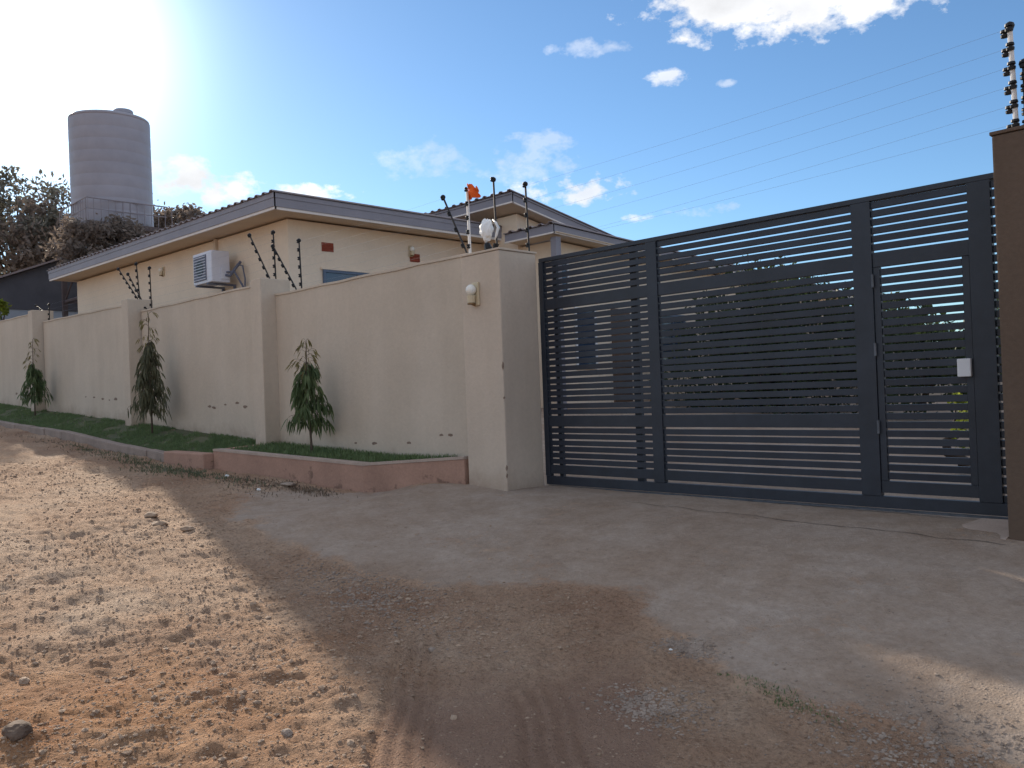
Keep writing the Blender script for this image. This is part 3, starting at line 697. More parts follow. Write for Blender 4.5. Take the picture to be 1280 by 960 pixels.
# side window
def window(par, x, y0, y1, z0, z1, fm, nv=2, sgn=1, glass='glass', bars=0):
    f = MB(); t = .05
    f.box(x, x+.04*sgn, y0, y1, z1-t, z1) if sgn > 0 else f.box(x+.04*sgn, x, y0, y1, z1-t, z1)
    lo, hi = min(x, x+.04*sgn), max(x, x+.04*sgn)
    f.box(lo, hi, y0, y1, z0, z0+t); f.box(lo, hi, y0, y0+t, z0+t, z1-t); f.box(lo, hi, y1-t, y1, z0+t, z1-t)
    for k in range(1, nv):
        yy = lerp(y0, y1, k/nv); f.box(lo+.002, hi-.002, yy-.02, yy+.02, z0+t, z1-t)
    w = f.build('window', fm, par)
    for k in range(nv):
        a, b_ = lerp(y0, y1, k/nv)+.03, lerp(y0, y1, (k+1)/nv)-.03
        g = MB(); g.box(lo+.004, lo+.014, a, b_, z0+t-.01, z1-t+.01); o = g.build('pane', M[glass], w); o.location = (0, 0, 0)
    for k in range(bars):
        yy = lerp(y0, y1, (k+.5)/bars)
    return w
wn = window(hs, -13.735, 8.70, 10.3, 1.9, 3.12, M['winframe'], 2)
l = MB(); l.box(-13.736, -13.70, 8.66, 10.34, 3.125, 3.16); l.build('lintel', M['house'], hs)
for i, (y, z) in enumerate(((8.83, 3.555), (10.93, 3.53))):
    v = MB(); v.box(-13.738, -13.728, y-.13, y+.13, z-.085, z+.085)
    for k in range(3):
        v.box(-13.728, -13.718, y-.11, y+.11, z-.07+k*.052, z-.045+k*.052)
    v.build('air_brick', M['terra'], hs)
# gable-side pipe
q = MB(); q.box(-16.62, -16.54, 7.94, 7.998, 3.55, 4.06); q.build('cable_trunking', M['soffit'], hs)

# air conditioner
ac = empty('air_conditioner', (-17.2, 7.6, 3.13), 'white outdoor air conditioning unit bracketed to the cream house wall', 'air conditioner')
q = MB(); q.cbox(-17.60, -16.78, 7.42, 7.80, 3.16, 3.78, .02); q.build('casing', M['acwhite'], ac)
q = MB(); q.cbox(-17.54, -17.0, 7.405, 7.419, 3.22, 3.72, .004); q.build('fan_panel', M['acdark'], ac)
q = MB()
for k in range(9): q.box(-17.53, -17.01, 7.396, 7.404, 3.24+k*.055, 3.25+k*.055)
q.build('grille', M['acwhite'], ac)
q = MB()
q.lathe([(.16, 0), (.16, .006)], 20, (0, 0, 0)); q.v = [(v[0]-17.27, 7.4038-v[2], v[1]+3.47) for v in q.v]; q.build('fan', M['blackplastic'], ac)
q = MB()
for xx in (-17.45, -16.95):
    q = MB(); q.box(xx-.02, xx+.02, 7.40, 7.998, 3.12, 3.155); q.box(xx-.019, xx+.019, 7.95, 7.997, 2.8, 3.121); q.build('bracket', M['acdark'], ac)
q = MB(); q.cbox(-16.775, -16.755, 7.60, 7.78, 3.22, 3.45, .005); q.build('valve_cover', M['acwhite'], ac)
q = MB(); q.tube([(-16.75, 7.70, 3.3), (-16.66, 7.74, 3.28), (-16.58, 7.84, 3.45), (-16.58, 7.93, 3.56)], .028, 8); q.tube([(-16.76, 7.72, 3.36), (-16.60, 7.8, 3.36), (-16.50, 7.9, 3.1), (-16.45, 7.95, 2.9)], .02, 8); q.tube([(-16.6, 7.86, 3.5), (-16.45, 7.9, 3.46), (-16.42, 7.93, 3.2), (-16.5, 7.95, 2.9)], .016, 8); q.build('pipe', M['acdark'], ac)

ac.location.x += 1.13; ac.location.z -= .12

# second block with sloping roof and the front wing behind the gate
b2 = empty('house_wing', (-12.3, 13, .2), 'cream house wing with stepped grey roofs behind the gate, left end', 'house')
sl2 = .179
z2 = lambda x, y: 4.60-sl2*(y-12.5)
q = MB(); q.prism([(-16, 12.9), (-12.65, 12.9), (-12.65, 17.5), (-16, 17.5)], 0, [z2(0, 12.9)-.03, z2(0, 12.9)-.03, z2(0, 17.5)-.03, z2(0, 17.5)-.03]); q.build('wall', M['house'], b2)
fascia_run([(-16, 12.4, -12.28, 12.4), (-12.28, 12.403, -12.28, 18)], lambda x, y: z2(x, y), .17, .03, 'fascia', M['fascia'], b2)
fascia_run([(-16, 12.385, -12.262, 12.385), (-12.262, 12.39, -12.262, 18)], lambda x, y: z2(x, y)-.014, .03, .04, 'trim', M['fascia_light'], b2)
fascia_run([(-16, 12.38, -12.258, 12.38), (-12.258, 12.384, -12.258, 18)], lambda x, y: z2(x, y)+.172, .035, .05, 'barge_board', M['fascia'], b2)
q = MB(); q.quad8([(-16, 12.44, z2(0, 12.44)+.012), (-12.31, 12.44, z2(0, 12.44)+.012), (-12.31, 18, z2(0, 18)+.012), (-16, 18, z2(0, 18)+.012), (-16, 12.44, z2(0, 12.44)+.03), (-12.31, 12.44, z2(0, 12.44)+.03), (-12.31, 18, z2(0, 18)+.03), (-16, 18, z2(0, 18)+.03)]); q.build('soffit', M['soffit'], b2)
corrugated('roof_sheeting', -16, -12.24, 12.33, 18, lambda x, y: z2(x, y)+.222, .24, .034, M['roof'], b2)
slp = .045
z3 = lambda x, y: 3.83-slp*(y-12.5)
q = MB(); q.prism([(-12.9, 13.0), (-11.7, 13.0), (-11.7, 27), (-12.9, 27)], -.2, [z3(0, 13)-.02, z3(0, 13)-.02, z3(0, 27)-.02, z3(0, 27)-.02]); q.build('wall', M['house'], b2)
fascia_run([(-12.64, 12.5, -11.25, 12.5), (-11.25, 12.503, -11.25, 27.4)], lambda x, y: z3(x, y), .17, .03, 'fascia', M['fascia'], b2)
fascia_run([(-12.64, 12.485, -11.235, 12.485), (-11.235, 12.49, -11.235, 27.4)], lambda x, y: z3(x, y)-.014, .03, .04, 'trim', M['fascia_light'], b2)
q = MB(); q.quad8([(-12.64, 12.54, z3(0, 12.54)+.012), (-11.20, 12.54, z3(0, 12.54)+.012), (-11.28, 27.4, z3(0, 27.4)+.012), (-12.64, 27.4, z3(0, 27.4)+.012), (-12.64, 12.54, z3(0, 12.54)+.03), (-11.20, 12.54, z3(0, 12.54)+.03), (-11.28, 27.4, z3(0, 27.4)+.03), (-12.64, 27.4, z3(0, 27.4)+.03)]); q.build('soffit', M['soffit'], b2)
corrugated('roof_sheeting', -12.645, -11.22, 12.45, 27.5, lambda x, y: z3(x, y)+.19, .24, .035, M['roof'], b2)
window(b2, -11.695, 13.55, 14.25, 1.1, 2.42, M['whiteframe'], 1)
q = MB(); q.box(-11.698, -11.66, 14.80, 15.45, .1, 2.45); dr = q.build('door', M['curtain'], b2)
h = MB(); h.tube([(-11.66, 15.35, 1.2), (-11.62, 15.35, 1.2)], .02, 8); h.tube([(-11.62, 15.35, 1.2), (-11.62, 15.25, 1.2)], .012, 8); o = h.build('handle', M['whiteframe'], dr)
window(b2, -11.695, 16.65, 17.7, 1.1, 2.4, M['winframe'], 2)
window(b2, -11.695, 18.9, 19.8, 1.1, 2.4, M['winframe'], 2)
window(b2, -11.695, 22.0, 23.2, 1.1, 2.4, M['winframe'], 2)
q = MB(); q.box(-11.698, -11.66, 24.4, 25.2, .3, 2.5); q.build('door', M['curtain'], b2)
q = MB(); q.cbox(-11.45, -11.30, 12.62, 12.77, .1, 3.78, .01); q.build('porch_post', M['fascia'], b2)
# small white window high on the wing wall
window(b2, -11.695, 13.05, 13.4, 2.7, 3.5, M['whiteframe'], 1)

# ------------------------------------------------------------------ water tank
tk = empty('water_tank', (-27.6, 9.9, 6.25), 'large grey plastic water tank on a tall stand behind the house', 'water tank')
q = MB(); prof = [(1.12, 0), (1.17, .05)]
z = .12
while z < 3.2:
    prof += [(1.175, z), (1.175, z+.30), (1.170, z+.32), (1.170, z+.34)]; z += .36
prof += [(1.175, 3.34), (1.16, 3.40), (1.12, 3.44), (.55, 3.49), (.30, 3.50), (.01, 3.50)]
q.lathe(prof, 48, (0, 0, 0))
tb = q.build('tank_body', M['tank'], tk, smooth=False); tb.location = (0, 0, .03)
for p_ in tb.data.polygons: p_.use_smooth = True
tb.rotation_euler = (0, R(0), 0)
q = MB(); q.lathe([(.27, 0), (.29, .02), (.29, .20), (.25, .24), (.05, .26)], 20, (.42, .28, 3.46)); o = q.build('tank_lid', M['tank'], tk, smooth=True); o.location = (0, 0, .03)
o2 = tb
tk.rotation_euler = (R(1.2), R(2.2), 0)
st = empty('tank_stand', (-27.6, 9.9, 1.0), 'tall dark steel stand with a railed platform carrying the water tank', 'tank stand')
def rel(q, name, mat, parent): return q.build(name, mat, parent)
cx, cy = -27.6, 9.9
q = MB(); q.box(cx-1.22, cx+1.22, cy-1.22, cy+1.22, 6.10, 6.24); rel(q, 'platform', M['tanksteel'], st)
for sx in (-1, 1):
    for sy in (-1, 1):
        q = MB(); q.box(cx+sx*1.15-.07, cx+sx*1.15+.07, cy+sy*1.15-.07, cy+sy*1.15+.07, .6, 6.098); rel(q, 'leg', M['tanksteel'], st)
q = MB()
for z in (2.2, 4.0, 5.7):
    q.box(cx-1.08, cx+1.08, cy-1.18, cy-1.10, z, z+.08); q.box(cx+1.10, cx+1.18, cy-1.08, cy+1.08, z, z+.08)
    q.box(cx-1.08, cx+1.08, cy+1.10, cy+1.18, z, z+.08); q.box(cx-1.18, cx-1.10, cy-1.08, cy+1.08, z, z+.08)
for z in (2.3, 4.1):
    q.tube([(cx-1.1, cy-1.14, z), (cx+1.1, cy-1.14, z+1.6)], .03, 6); q.tube([(cx+1.14, cy-1.1, z), (cx+1.14, cy+1.1, z+1.6)], .03, 6)
rel(q, 'brace', M['tanksteel'], st)
q = MB()
def rail(z, r): 
    q.tube([(cx-1.20, cy-1.20, z), (cx+1.20, cy-1.20, z), (cx+1.20, cy+1.20, z)], r, 6)
rail(6.92, .022); rail(6.6, .014)
for k in range(13):
    t = k/12
    q.tube([(cx-1.20+2.56*t, cy-1.20, 6.24), (cx-1.20+2.56*t, cy-1.20, 6.92)], .011, 5)
    q.tube([(cx+1.20, cy-1.20+2.56*t, 6.24), (cx+1.20, cy-1.20+2.56*t, 6.92)], .011, 5)
rel(q, 'railing', M['railgrey'], st)

# ------------------------------------------------------------------ outbuilding at the far left
ob = empty('outbuilding', (-32, 9, 1.2), 'dark gabled outbuilding with a pale lower wall behind the far wall', 'outbuilding')
q = MB(); q.box(-37, -30, 6.9, 12.4, .5, 3.88); q.build('wall', M['palewall'], ob)
q = MB(); x0, x1 = -36.9, -29.96
prof = [(6.75, 3.882), (12.6, 3.882), (12.6, 4.5), (9.5, 5.75), (6.75, 4.60)]
q.add([(x0, y, z) for y, z in prof]+[(x1, y, z) for y, z in prof], [(0, 1, 2, 3, 4), (9, 8, 7, 6, 5)]+[(i, i+5, (i+1) % 5+5, (i+1) % 5) for i in range(5)])
q.build('gable', M['dkshed'], ob)
for (y0, z0_, y1, z1_) in ((6.6, 4.56, 9.5, 5.77), (9.5, 5.77, 12.8, 4.44)):
    q = MB(); q.quad8([(x0-.2, y0, z0_), (x1+.25, y0, z0_), (x1+.25, y1, z1_), (x0-.2, y1, z1_), (x0-.2, y0, z0_+.06), (x1+.25, y0, z0_+.06), (x1+.25, y1, z1_+.06), (x0-.2, y1, z1_+.06)]); q.build('roof', M['roof'], ob)

# ------------------------------------------------------------------ kerb, grass strip and planter
def zk(x): return interp(x, [(-45, 1.7), (-21.4, .44), (-16.6, .24), (-13.9, .05), (-11.0, -.10)])
q = MB(); xx = -44.0; rr = random.Random(3)
def kerb_z(x): return max(ground_z(x, 5.0, False)+.06, zk(x))
while xx < -12.4:
    L = 1.0; a, b_ = xx, min(xx+L, -12.35)
    za, zb = kerb_z(a)+rr.uniform(-.008, .008), kerb_z(b_)+rr.uniform(-.008, .008)
    j = rr.uniform(-.01, .01)
    q.quad8([(a, 5.02+j, za-.35), (b_-.006, 5.02+j, zb-.35), (b_-.006, 5.17, zb-.35), (a, 5.17, za-.35), (a, 5.03+j, za), (b_-.006, 5.03+j, zb), (b_-.006, 5.17, zb), (a, 5.17, za)])
    xx += L
kb = q.build('kerb', M['kerb'], bevel=.015); tag(kb, kind='structure')
q = MB(); q.quad8([(-12.3, 5.0, -.4), (-11.12, 5.06, -.4), (-11.12, 5.24, -.4), (-12.3, 5.2, -.4), (-12.3, 5.0, .0), (-11.12, 5.06, -.01), (-11.12, 5.24, -.01), (-12.3, 5.2, .0)])
tag(q.build('kerb_block', M['planter'], bevel=.02), 'low pinkish kerb block joining the kerb to the left end of the planter', 'kerb block')
gs_ = MB()
def strip_z(x, y):
    t = (y-5.17)/.93; return lerp(kerb_z(x)-.03, zwall(x)+.01, smooth(t))
n = 130
for i in range(n):
    a, b_ = lerp(-44, -11.1, i/n), lerp(-44, -11.1, (i+1)/n)
    for j in range(4):
        y0, y1 = lerp(5.168, 6.1, j/4), lerp(5.168, 6.1, (j+1)/4)
        gs_.add([(a, y0, strip_z(a, y0)), (b_, y0, strip_z(b_, y0)), (b_, y1, strip_z(b_, y1)), (a, y1, strip_z(a, y1))], [(0, 1, 2, 3)])
M['soilgrass'] = material('grassy_soil', (.10, .125, .06), .95, .3, 4, .5, 40, col2=(.16, .15, .09), fine=.3)
tag(gs_.build('grass_verge', M['soilgrass'], smooth=True), kind='structure')
# planter
pl = empty('planter', (-9, 5.6, -.4), 'low terracotta painted planter wall with a bent corner beside the gate pillar', 'planter')
OUT = [(-11.1, 5.20), (-8.02, 5.52), (-6.80, 5.985)]
ztop = [.045, -.075, .0]
def offs(pts, d):
    r = []
    for i, p in enumerate(pts):
        ds = []
        for a, b_ in ((i-1, i), (i, i+1)):
            if 0 <= a and b_ < len(pts):
                v = Vector((pts[b_][0]-pts[a][0], pts[b_][1]-pts[a][1])).normalized(); ds.append(Vector((-v.y, v.x)))
        nn = sum(ds, Vector((0, 0))).normalized(); nn /= max(.5, nn.dot(ds[0])); r.append((p[0]+nn.x*d, p[1]+nn.y*d))
    return r
inn = offs(OUT, .13)
inn[0] = (-11.1, 5.33); inn[2] = (-6.8, 6.098)
for i in range(2):
    n = 8
    q = MB(); c = MB()
    for k in range(n):
        t0, t1 = k/n, (k+1)/n
        P_ = lambda A, t: (lerp(A[i][0], A[i+1][0], t), lerp(A[i][1], A[i+1][1], t))
        o0, o1, i0, i1 = P_(OUT, t0), P_(OUT, t1), P_(inn, t0), P_(inn, t1)
        z0_, z1_ = lerp(ztop[i], ztop[i+1], t0), lerp(ztop[i], ztop[i+1], t1)
        q.add([(*o0, -.75), (*o1, -.75), (*i1, -.75), (*i0, -.75), (*o0, z0_-.03), (*o1, z1_-.03), (*i1, z1_-.03), (*i0, z0_-.03)], [(0, 1, 5, 4), (2, 3, 7, 6), (4, 5, 6, 7)]+([(3, 0, 4, 7)] if k == 0 else [])+([(1, 2, 6, 5)] if k == n-1 else []))
        e = .008
        c.add([(o0[0], o0[1]-e, z0_-.028), (o1[0], o1[1]-e, z1_-.028), (*i1, z1_-.028), (*i0, z0_-.028), (o0[0], o0[1]-e, z0_), (o1[0], o1[1]-e, z1_), (*i1, z1_), (*i0, z0_)], [(0, 1, 5, 4), (2, 3, 7, 6), (4, 5, 6, 7)]+([(3, 0, 4, 7)] if k == 0 else [])+([(1, 2, 6, 5)] if k == n-1 else []))
    q.build('planter_wall', M['planter'], pl); c.build('coping', M['coping'], pl)
q = MB(); q.quad8([(-11.1, 5.33, -.6), (-10.99, 5.33, -.6), (-10.99, 6.098, -.6), (-11.1, 6.098, -.6), (-11.1, 5.33, .04), (-10.99, 5.33, .035), (-10.99, 6.098, .07), (-11.1, 6.098, .07)]); q.build('planter_wall', M['planter'], pl)
def soil_z(x, y): return interp(x, [(-11, .03), (-8.02, -.09), (-6.8, -.06)])+.03*smooth((y-5.4)/.6)
q = MB(); n = 24
for i in range(n):
    a, b_ = lerp(-10.99, -6.80, i/n), lerp(-10.99, -6.80, (i+1)/n)
    f = lambda x: interp(x, [(p[0], p[1]) for p in inn])
    for j in range(5):
        y00, y10 = lerp(f(a), 6.098, j/5), lerp(f(b_), 6.098, j/5); y01, y11 = lerp(f(a), 6.098, (j+1)/5), lerp(f(b_), 6.098, (j+1)/5)
        q.add([(a, y00, soil_z(a, y00)), (b_, y10, soil_z(b_, y10)), (b_, y11, soil_z(b_, y11)), (a, y01, soil_z(a, y01))], [(0, 1, 2, 3)])
q.build('soil', M['soilgrass'], pl, smooth=True)

def blades(name, pts, hmin, hmax, w, mat, label, cat, seed=1, lean=.5):
    r = random.Random(seed); vs = []; fs = []
    for (x, y, z) in pts:
        h = r.uniform(hmin, hmax); a = r.uniform(0, 2*PI); l_ = r.uniform(.1, lean)*h; ww = w*r.uniform(.6, 1.3)
        dx, dy = math.cos(a), math.sin(a); b0 = len(vs); ca = a+r.uniform(.8, 2.2)
        sx, sy = math.cos(ca)*ww, math.sin(ca)*ww
        vs += [(x-sx, y-sy, z), (x+sx, y+sy, z), (x+dx*l_*.4+sx*.8, y+dy*l_*.4+sy*.8, z+h*.55), (x+dx*l_*.4-sx*.8, y+dy*l_*.4-sy*.8, z+h*.55), (x+dx*l_, y+dy*l_, z+h*r.uniform(.8, 1))]
        fs += [(b0, b0+1, b0+2, b0+3), (b0+3, b0+2, b0+4)]
    me = bpy.data.meshes.new(name); me.from_pydata(vs, [], fs); me.materials.append(mat)
    o = bpy.data.objects.new(name, me); COL.objects.link(o); return tag(o, label, cat, kind='stuff')
rr = random.Random(11)
pts = []
while len(pts) < 38000:
    x = -11.15-rr.random()**1.5*18; y = rr.uniform(5.18, 6.08)
    if nzf(x, y, 1.4, 2)+nzf(x, y, 5, 3)*.6+.30 < rr.random()*.35: continue
    pts.append((x, y, strip_z(x, y)-.005))
blades('verge_grass', pts, .02, .065, .004, M['grass'], 'short green grass growing in the strip between kerb and boundary wall', 'grass', 2)
pts = []
f_in = lambda x: interp(x, [(p[0], p[1]) for p in inn])
while len(pts) < 6500:
    x = rr.uniform(-10.95, -7.0); y = rr.uniform(f_in(x)+.02, 6.09)
    if x > -7.6 and rr.random() > .25: continue
    pts.append((x, y, soil_z(x, y)-.004))
blades('planter_grass', pts, .025, .08, .004, M['grass'], 'dark green grass growing inside the terracotta planter', 'grass', 3)
# weeds at the foot of kerb and planter and in the driveway seam
def clump(name, centres, label, seed, mat='weed', hmn=.02, hmx=.07, w=.005):
    r = random.Random(seed); pts = []
    for (cx_, cy_, rx, ry, n_) in centres:
        for k in range(n_):
            x = r.gauss(cx_, rx); y = r.gauss(cy_, ry)
            pts.append((x, y, ground_z(x, y)-.003))
    return blades(name, pts, hmn, hmx, w, M[mat], label, 'weeds', seed, 1.2)
clump('weeds', [(-11.6, 4.65, .35, .16, 420), (-12.6, 4.7, .5, .12, 300), (-10.9, 4.75, .3, .14, 350), (-14.5, 4.8, .9, .08, 260), (-10.2, 4.85, .5, .10, 240)], 'low straggling weeds on the road edge below the kerb and the planter left end', 5)
clump('dry_weeds', [(-9.5, 4.95, .35, .12, 420), (-8.8, 5.1, .35, .10, 420), (-8.4, 5.15, .25, .08, 200), (-13.5, 4.65, .9, .14, 300), (-16.5, 4.7, 1.5, .14, 400), (-9.0, 4.7, .4, .12, 160)], 'dry brown weeds and litter along the foot of the terracotta planter', 6, 'dryleaf', .01, .045, .006)
clump('driveway_weeds', [(-1.92, 3.50, .08, .035, 150), (-1.78, 3.44, .06, .025, 130), (-2.1, 3.53, .08, .02, 40), (-1.62, 3.42, .05, .02, 40)], 'small green weeds in the broken edge of the concrete driveway', 8, 'grass', .008, .022, .0025)

# ------------------------------------------------------------------ young trees (weeping form)
def young_tree(x, y, z0, zc0, zc1, ztip, wid, label, seed, dens=1.0, mat='leafdark'):
    r = random.Random(seed)
    e = empty('young_tree', (x, y, z0), label, 'young tree', 'young weeping trees planted along the boundary wall')
    lx = r.uniform(-.03, .03)
    def stem(t): return Vector((x+lx*t+.012*math.sin(t*5+seed), y+.01*math.cos(t*4), lerp(z0-.05, ztip, t)))
    q = MB(); q.tube([stem(i/10) for i in range(11)], [.016*(1-.8*i/10)+.002 for i in range(11)], 7); q.build('trunk', M['stem'], e, smooth=True)
    L1 = MB(); L2 = MB(); tw = MB()
    def leaf(Lm, p, dirv, ln, w):
        d = dirv.normalized(); s = d.cross(Vector((r.uniform(-1, 1), r.uniform(-1, 1), .2))).normalized()*w
        dn = Vector((0, 0, -1))
        p1 = p+d*ln*.35; p2 = p+d*ln*.7+dn*ln*.12; p3 = p+d*ln*.95+dn*ln*.3
        Lm.add([p, p1+s, p1-s, p2+s*.9, p2-s*.9, p3], [(0, 2, 1), (1, 2, 4, 3), (3, 4, 5)])
    H = zc1-zc0
    nb = int(58*dens)
    for i in range(nb):
        t = (i+r.random())/nb; zc = zc0+.12*H+t*H*.88
        tt = (zc-z0+.05)/(ztip-z0+.05); p = stem(tt)
        rad = wid*.5*(1-t)**.6*r.uniform(.35, 1.2)+.04
        a = r.uniform(0, 2*PI); hv = Vector((math.cos(a), math.sin(a)*.9, 0))
        pts = []
        drop = r.uniform(.22, .6)*min(.5, H*.38)
        for k in range(7):
            s = k/6; pts.append(p+hv*rad*(1-(1-s)**1.6)+Vector((0, 0, .06*s-drop*s*s)))
        tw.tube(pts, [.004, .0035, .003, .003, .0025, .002, .0015], 4)
        for k in range(1, 7):
            for m_ in range(r.choice((1, 2, 3))):
                dv_ = (hv*r.uniform(.0, .6)+Vector((r.uniform(-.5, .5), r.uniform(-.5, .5), -1.0)))
                leaf(L1, pts[k]+Vector((r.uniform(-.02, .02),)*3), dv_, r.uniform(.12, .2), r.uniform(.009, .014))
    for i in range(10):
        t = i/9; zc = lerp(zc1-.16, ztip, t); p = stem((zc-z0+.05)/(ztip-z0+.05))
        for m_ in range(3):
            a = r.uniform(0, 2*PI); hv = Vector((math.cos(a), math.sin(a), r.uniform(.1, .6)))
            rad = r.uniform(.08, .2)*(1-.5*t)
            p2 = p+hv*rad; tw.tube([p, p+hv*rad*.6+Vector((0, 0, .02)), p2], .0018, 4)
            for _ in range(3): leaf(L2, p2-hv*rad*.3*r.random(), Vector((hv.x*.7, hv.y*.7, -.8+r.uniform(-.3, .4))), r.uniform(.07, .12), r.uniform(.006, .010))
    tw.build('twigs', M['stem'], e); L1.build('foliage', M[mat], e); L2.build('new_growth', M['leafnew'], e)
young_tree(-9.45, 5.72, .0, .32, 1.16, 1.42, .50, 'young dark green weeping tree with pale shoots in the terracotta planter', 21)
young_tree(-14.42, 5.68, .25, .50, 1.78, 2.22, .68, 'tallest and bushiest young weeping tree, middle one by the second pilaster', 22, 1.35, 'leafsapling')
young_tree(-20.97, 5.68, .52, .84, 1.72, 2.25, .62, 'small far young weeping tree by the third pilaster at the left', 23, 1.0)

# ------------------------------------------------------------------ big trees
def big_tree(name, base, ctr, rad, nclump, nleaf, lsize, label, seed, mat='leafold', cat='tree', group=None, zmin=None, lo=.35, csz=.16):
    r = random.Random(seed); e = empty(name, base, label, cat, group)
    B = Vector(base); Cc = Vector(ctr); Rd = Vector(rad)
    tr_ = MB(); top = Vector((Cc.x, Cc.y, Cc.z-Rd.z*.35))
    trunk_pts = [B.lerp(top, t)+Vector((.12*math.sin(t*4+seed), .1*math.cos(t*5), 0))*(1 if 0 < t < 1 else .3) for t in (0, .25, .5, .75, 1)]
    r0 = max(.05, Rd.z*.05)
    tr_.tube(trunk_pts, [r0*1.5, r0*1.2, r0, r0*.85, r0*.7], 9)
    lf = MB(); centres = []
    for i in range(nclump):
        while True:
            p = Vector((r.uniform(-1, 1), r.uniform(-1, 1), r.uniform(-1, 1)))
            if lo < p.length < 1: break
        p = Vector((p.x*Rd.x, p.y*Rd.y, p.z*Rd.z))+Cc
        centres.append(p)
    for i, p in enumerate(centres):
        if i % 3 == 0:
            s = trunk_pts[r.choice((2, 3, 4))]; mid = s.lerp(p, .5)+Vector((r.uniform(-.2, .2), r.uniform(-.2, .2), .15))*Rd.z*.3
            tr_.tube([s, mid, p], [r0*.45, r0*.25, r0*.08], 5)
        sz = csz*max(Rd.x, Rd.z)*r.uniform(.7, 1.5)
        for k in range(nleaf):
            d = Vector((r.gauss(0, 1), r.gauss(0, 1), r.gauss(0, .7)))*sz*.6
            c = p+d; s = lsize*r.uniform(.6, 1.3)
            u = Vector((r.gauss(0, 1), r.gauss(0, 1), r.gauss(0, 1))).normalized(); v = u.cross(Vector((r.gauss(0, 1), r.gauss(0, 1), r.gauss(0, 1)))).normalized()
            lf.add([c-u*s, c+v*s*.45, c+u*s, c-v*s*.45], [(0, 1, 2, 3)])
    tr_.build('trunk', M['bark'], e, smooth=True)
    return lf.build('crown', M[mat], e)
TG = 'trees standing beyond the house'
big_tree('tree', (-25.6, 9.3, 1.0), (-25.6, 9.15, 5.15), (1.5, 1.6, 1.0), 60, 150, .08, 'low dark tree between the house roof and the tank stand', 34, 'leafpurple', group=TG)
big_tree('tree', (-43, 11.2, 1.8), (-43.0, 11.2, 8.2), (3.7, 4.4, 3.3), 95, 170, .13, 'broad open tree left of the water tank', 31, group=TG)
big_tree('tree', (-40, 13.8, 1.8), (-40, 14.3, 7.9), (3.4, 4.6, 2.4), 110, 200, .13, 'dense reddish tree right behind the water tank stand', 32, 'leafpurple', group=TG)
big_tree('tree', (-37, 15.6, 1.8), (-36.5, 16.3, 7.6), (1.9, 2.0, 1.7), 40, 150, .12, 'smaller tree right of the water tank above the house fascia', 33, 'leafpurple', group=TG)
GG = 'garden trees seen through the gate slats'
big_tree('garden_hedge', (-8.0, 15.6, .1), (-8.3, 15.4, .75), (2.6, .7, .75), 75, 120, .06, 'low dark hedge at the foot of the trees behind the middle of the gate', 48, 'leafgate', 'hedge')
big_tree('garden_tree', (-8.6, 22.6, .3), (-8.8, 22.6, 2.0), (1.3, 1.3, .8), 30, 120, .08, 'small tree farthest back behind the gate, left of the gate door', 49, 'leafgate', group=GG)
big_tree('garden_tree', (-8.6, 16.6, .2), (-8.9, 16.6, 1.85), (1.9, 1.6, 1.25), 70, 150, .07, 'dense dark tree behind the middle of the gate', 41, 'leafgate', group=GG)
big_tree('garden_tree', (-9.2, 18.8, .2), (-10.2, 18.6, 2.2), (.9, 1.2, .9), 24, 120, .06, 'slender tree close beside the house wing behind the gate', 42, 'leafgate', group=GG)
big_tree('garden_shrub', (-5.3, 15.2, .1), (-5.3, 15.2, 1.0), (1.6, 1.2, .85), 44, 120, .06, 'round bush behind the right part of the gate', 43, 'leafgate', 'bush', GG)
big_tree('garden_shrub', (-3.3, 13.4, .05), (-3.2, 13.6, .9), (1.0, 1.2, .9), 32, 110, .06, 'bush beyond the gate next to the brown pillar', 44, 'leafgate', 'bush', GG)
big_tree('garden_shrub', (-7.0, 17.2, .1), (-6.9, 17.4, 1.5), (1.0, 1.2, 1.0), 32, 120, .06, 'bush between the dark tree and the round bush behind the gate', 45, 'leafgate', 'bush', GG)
big_tree('small_plant', (-2.75, 8.8, -.25), (-2.72, 8.8, .25), (.06, .10, .36), 8, 40, .03, 'yellow green plant just inside the gate by the lock side', 46, 'leafyellow', 'plant')
big_tree('small_plant', (-36.5, 8.6, 1.5), (-29.6, 6.75, 3.95), (.25, .2, .35), 10, 60, .06, 'yellow green bush in front of the dark outbuilding', 47, 'leafyellow', 'plant') if False else None
yb = big_tree('small_plant', (-28.8, 7.0, 1.2), (-28.8, 7.0, 3.45), (.28, .3, .5), 12, 60, .07, 'yellow green bush tip in front of the dark outbuilding', 47, 'leafyellow', 'plant')
# back garden wall seen through the slats
q = MB(); q.box(-11.2, 12, 21.3, 21.5, -.2, 1.45)
gw = q.build('garden_wall', M['yard']); tag(gw, 'pale rear garden wall seen through the gate slats', 'wall')
for k in range(6):
    p = MB(); p.box(-9+k*3.6, -8.7+k*3.6, 21.22, 21.299, -.2, 1.6); p.build('pilaster', M['yard'], gw)

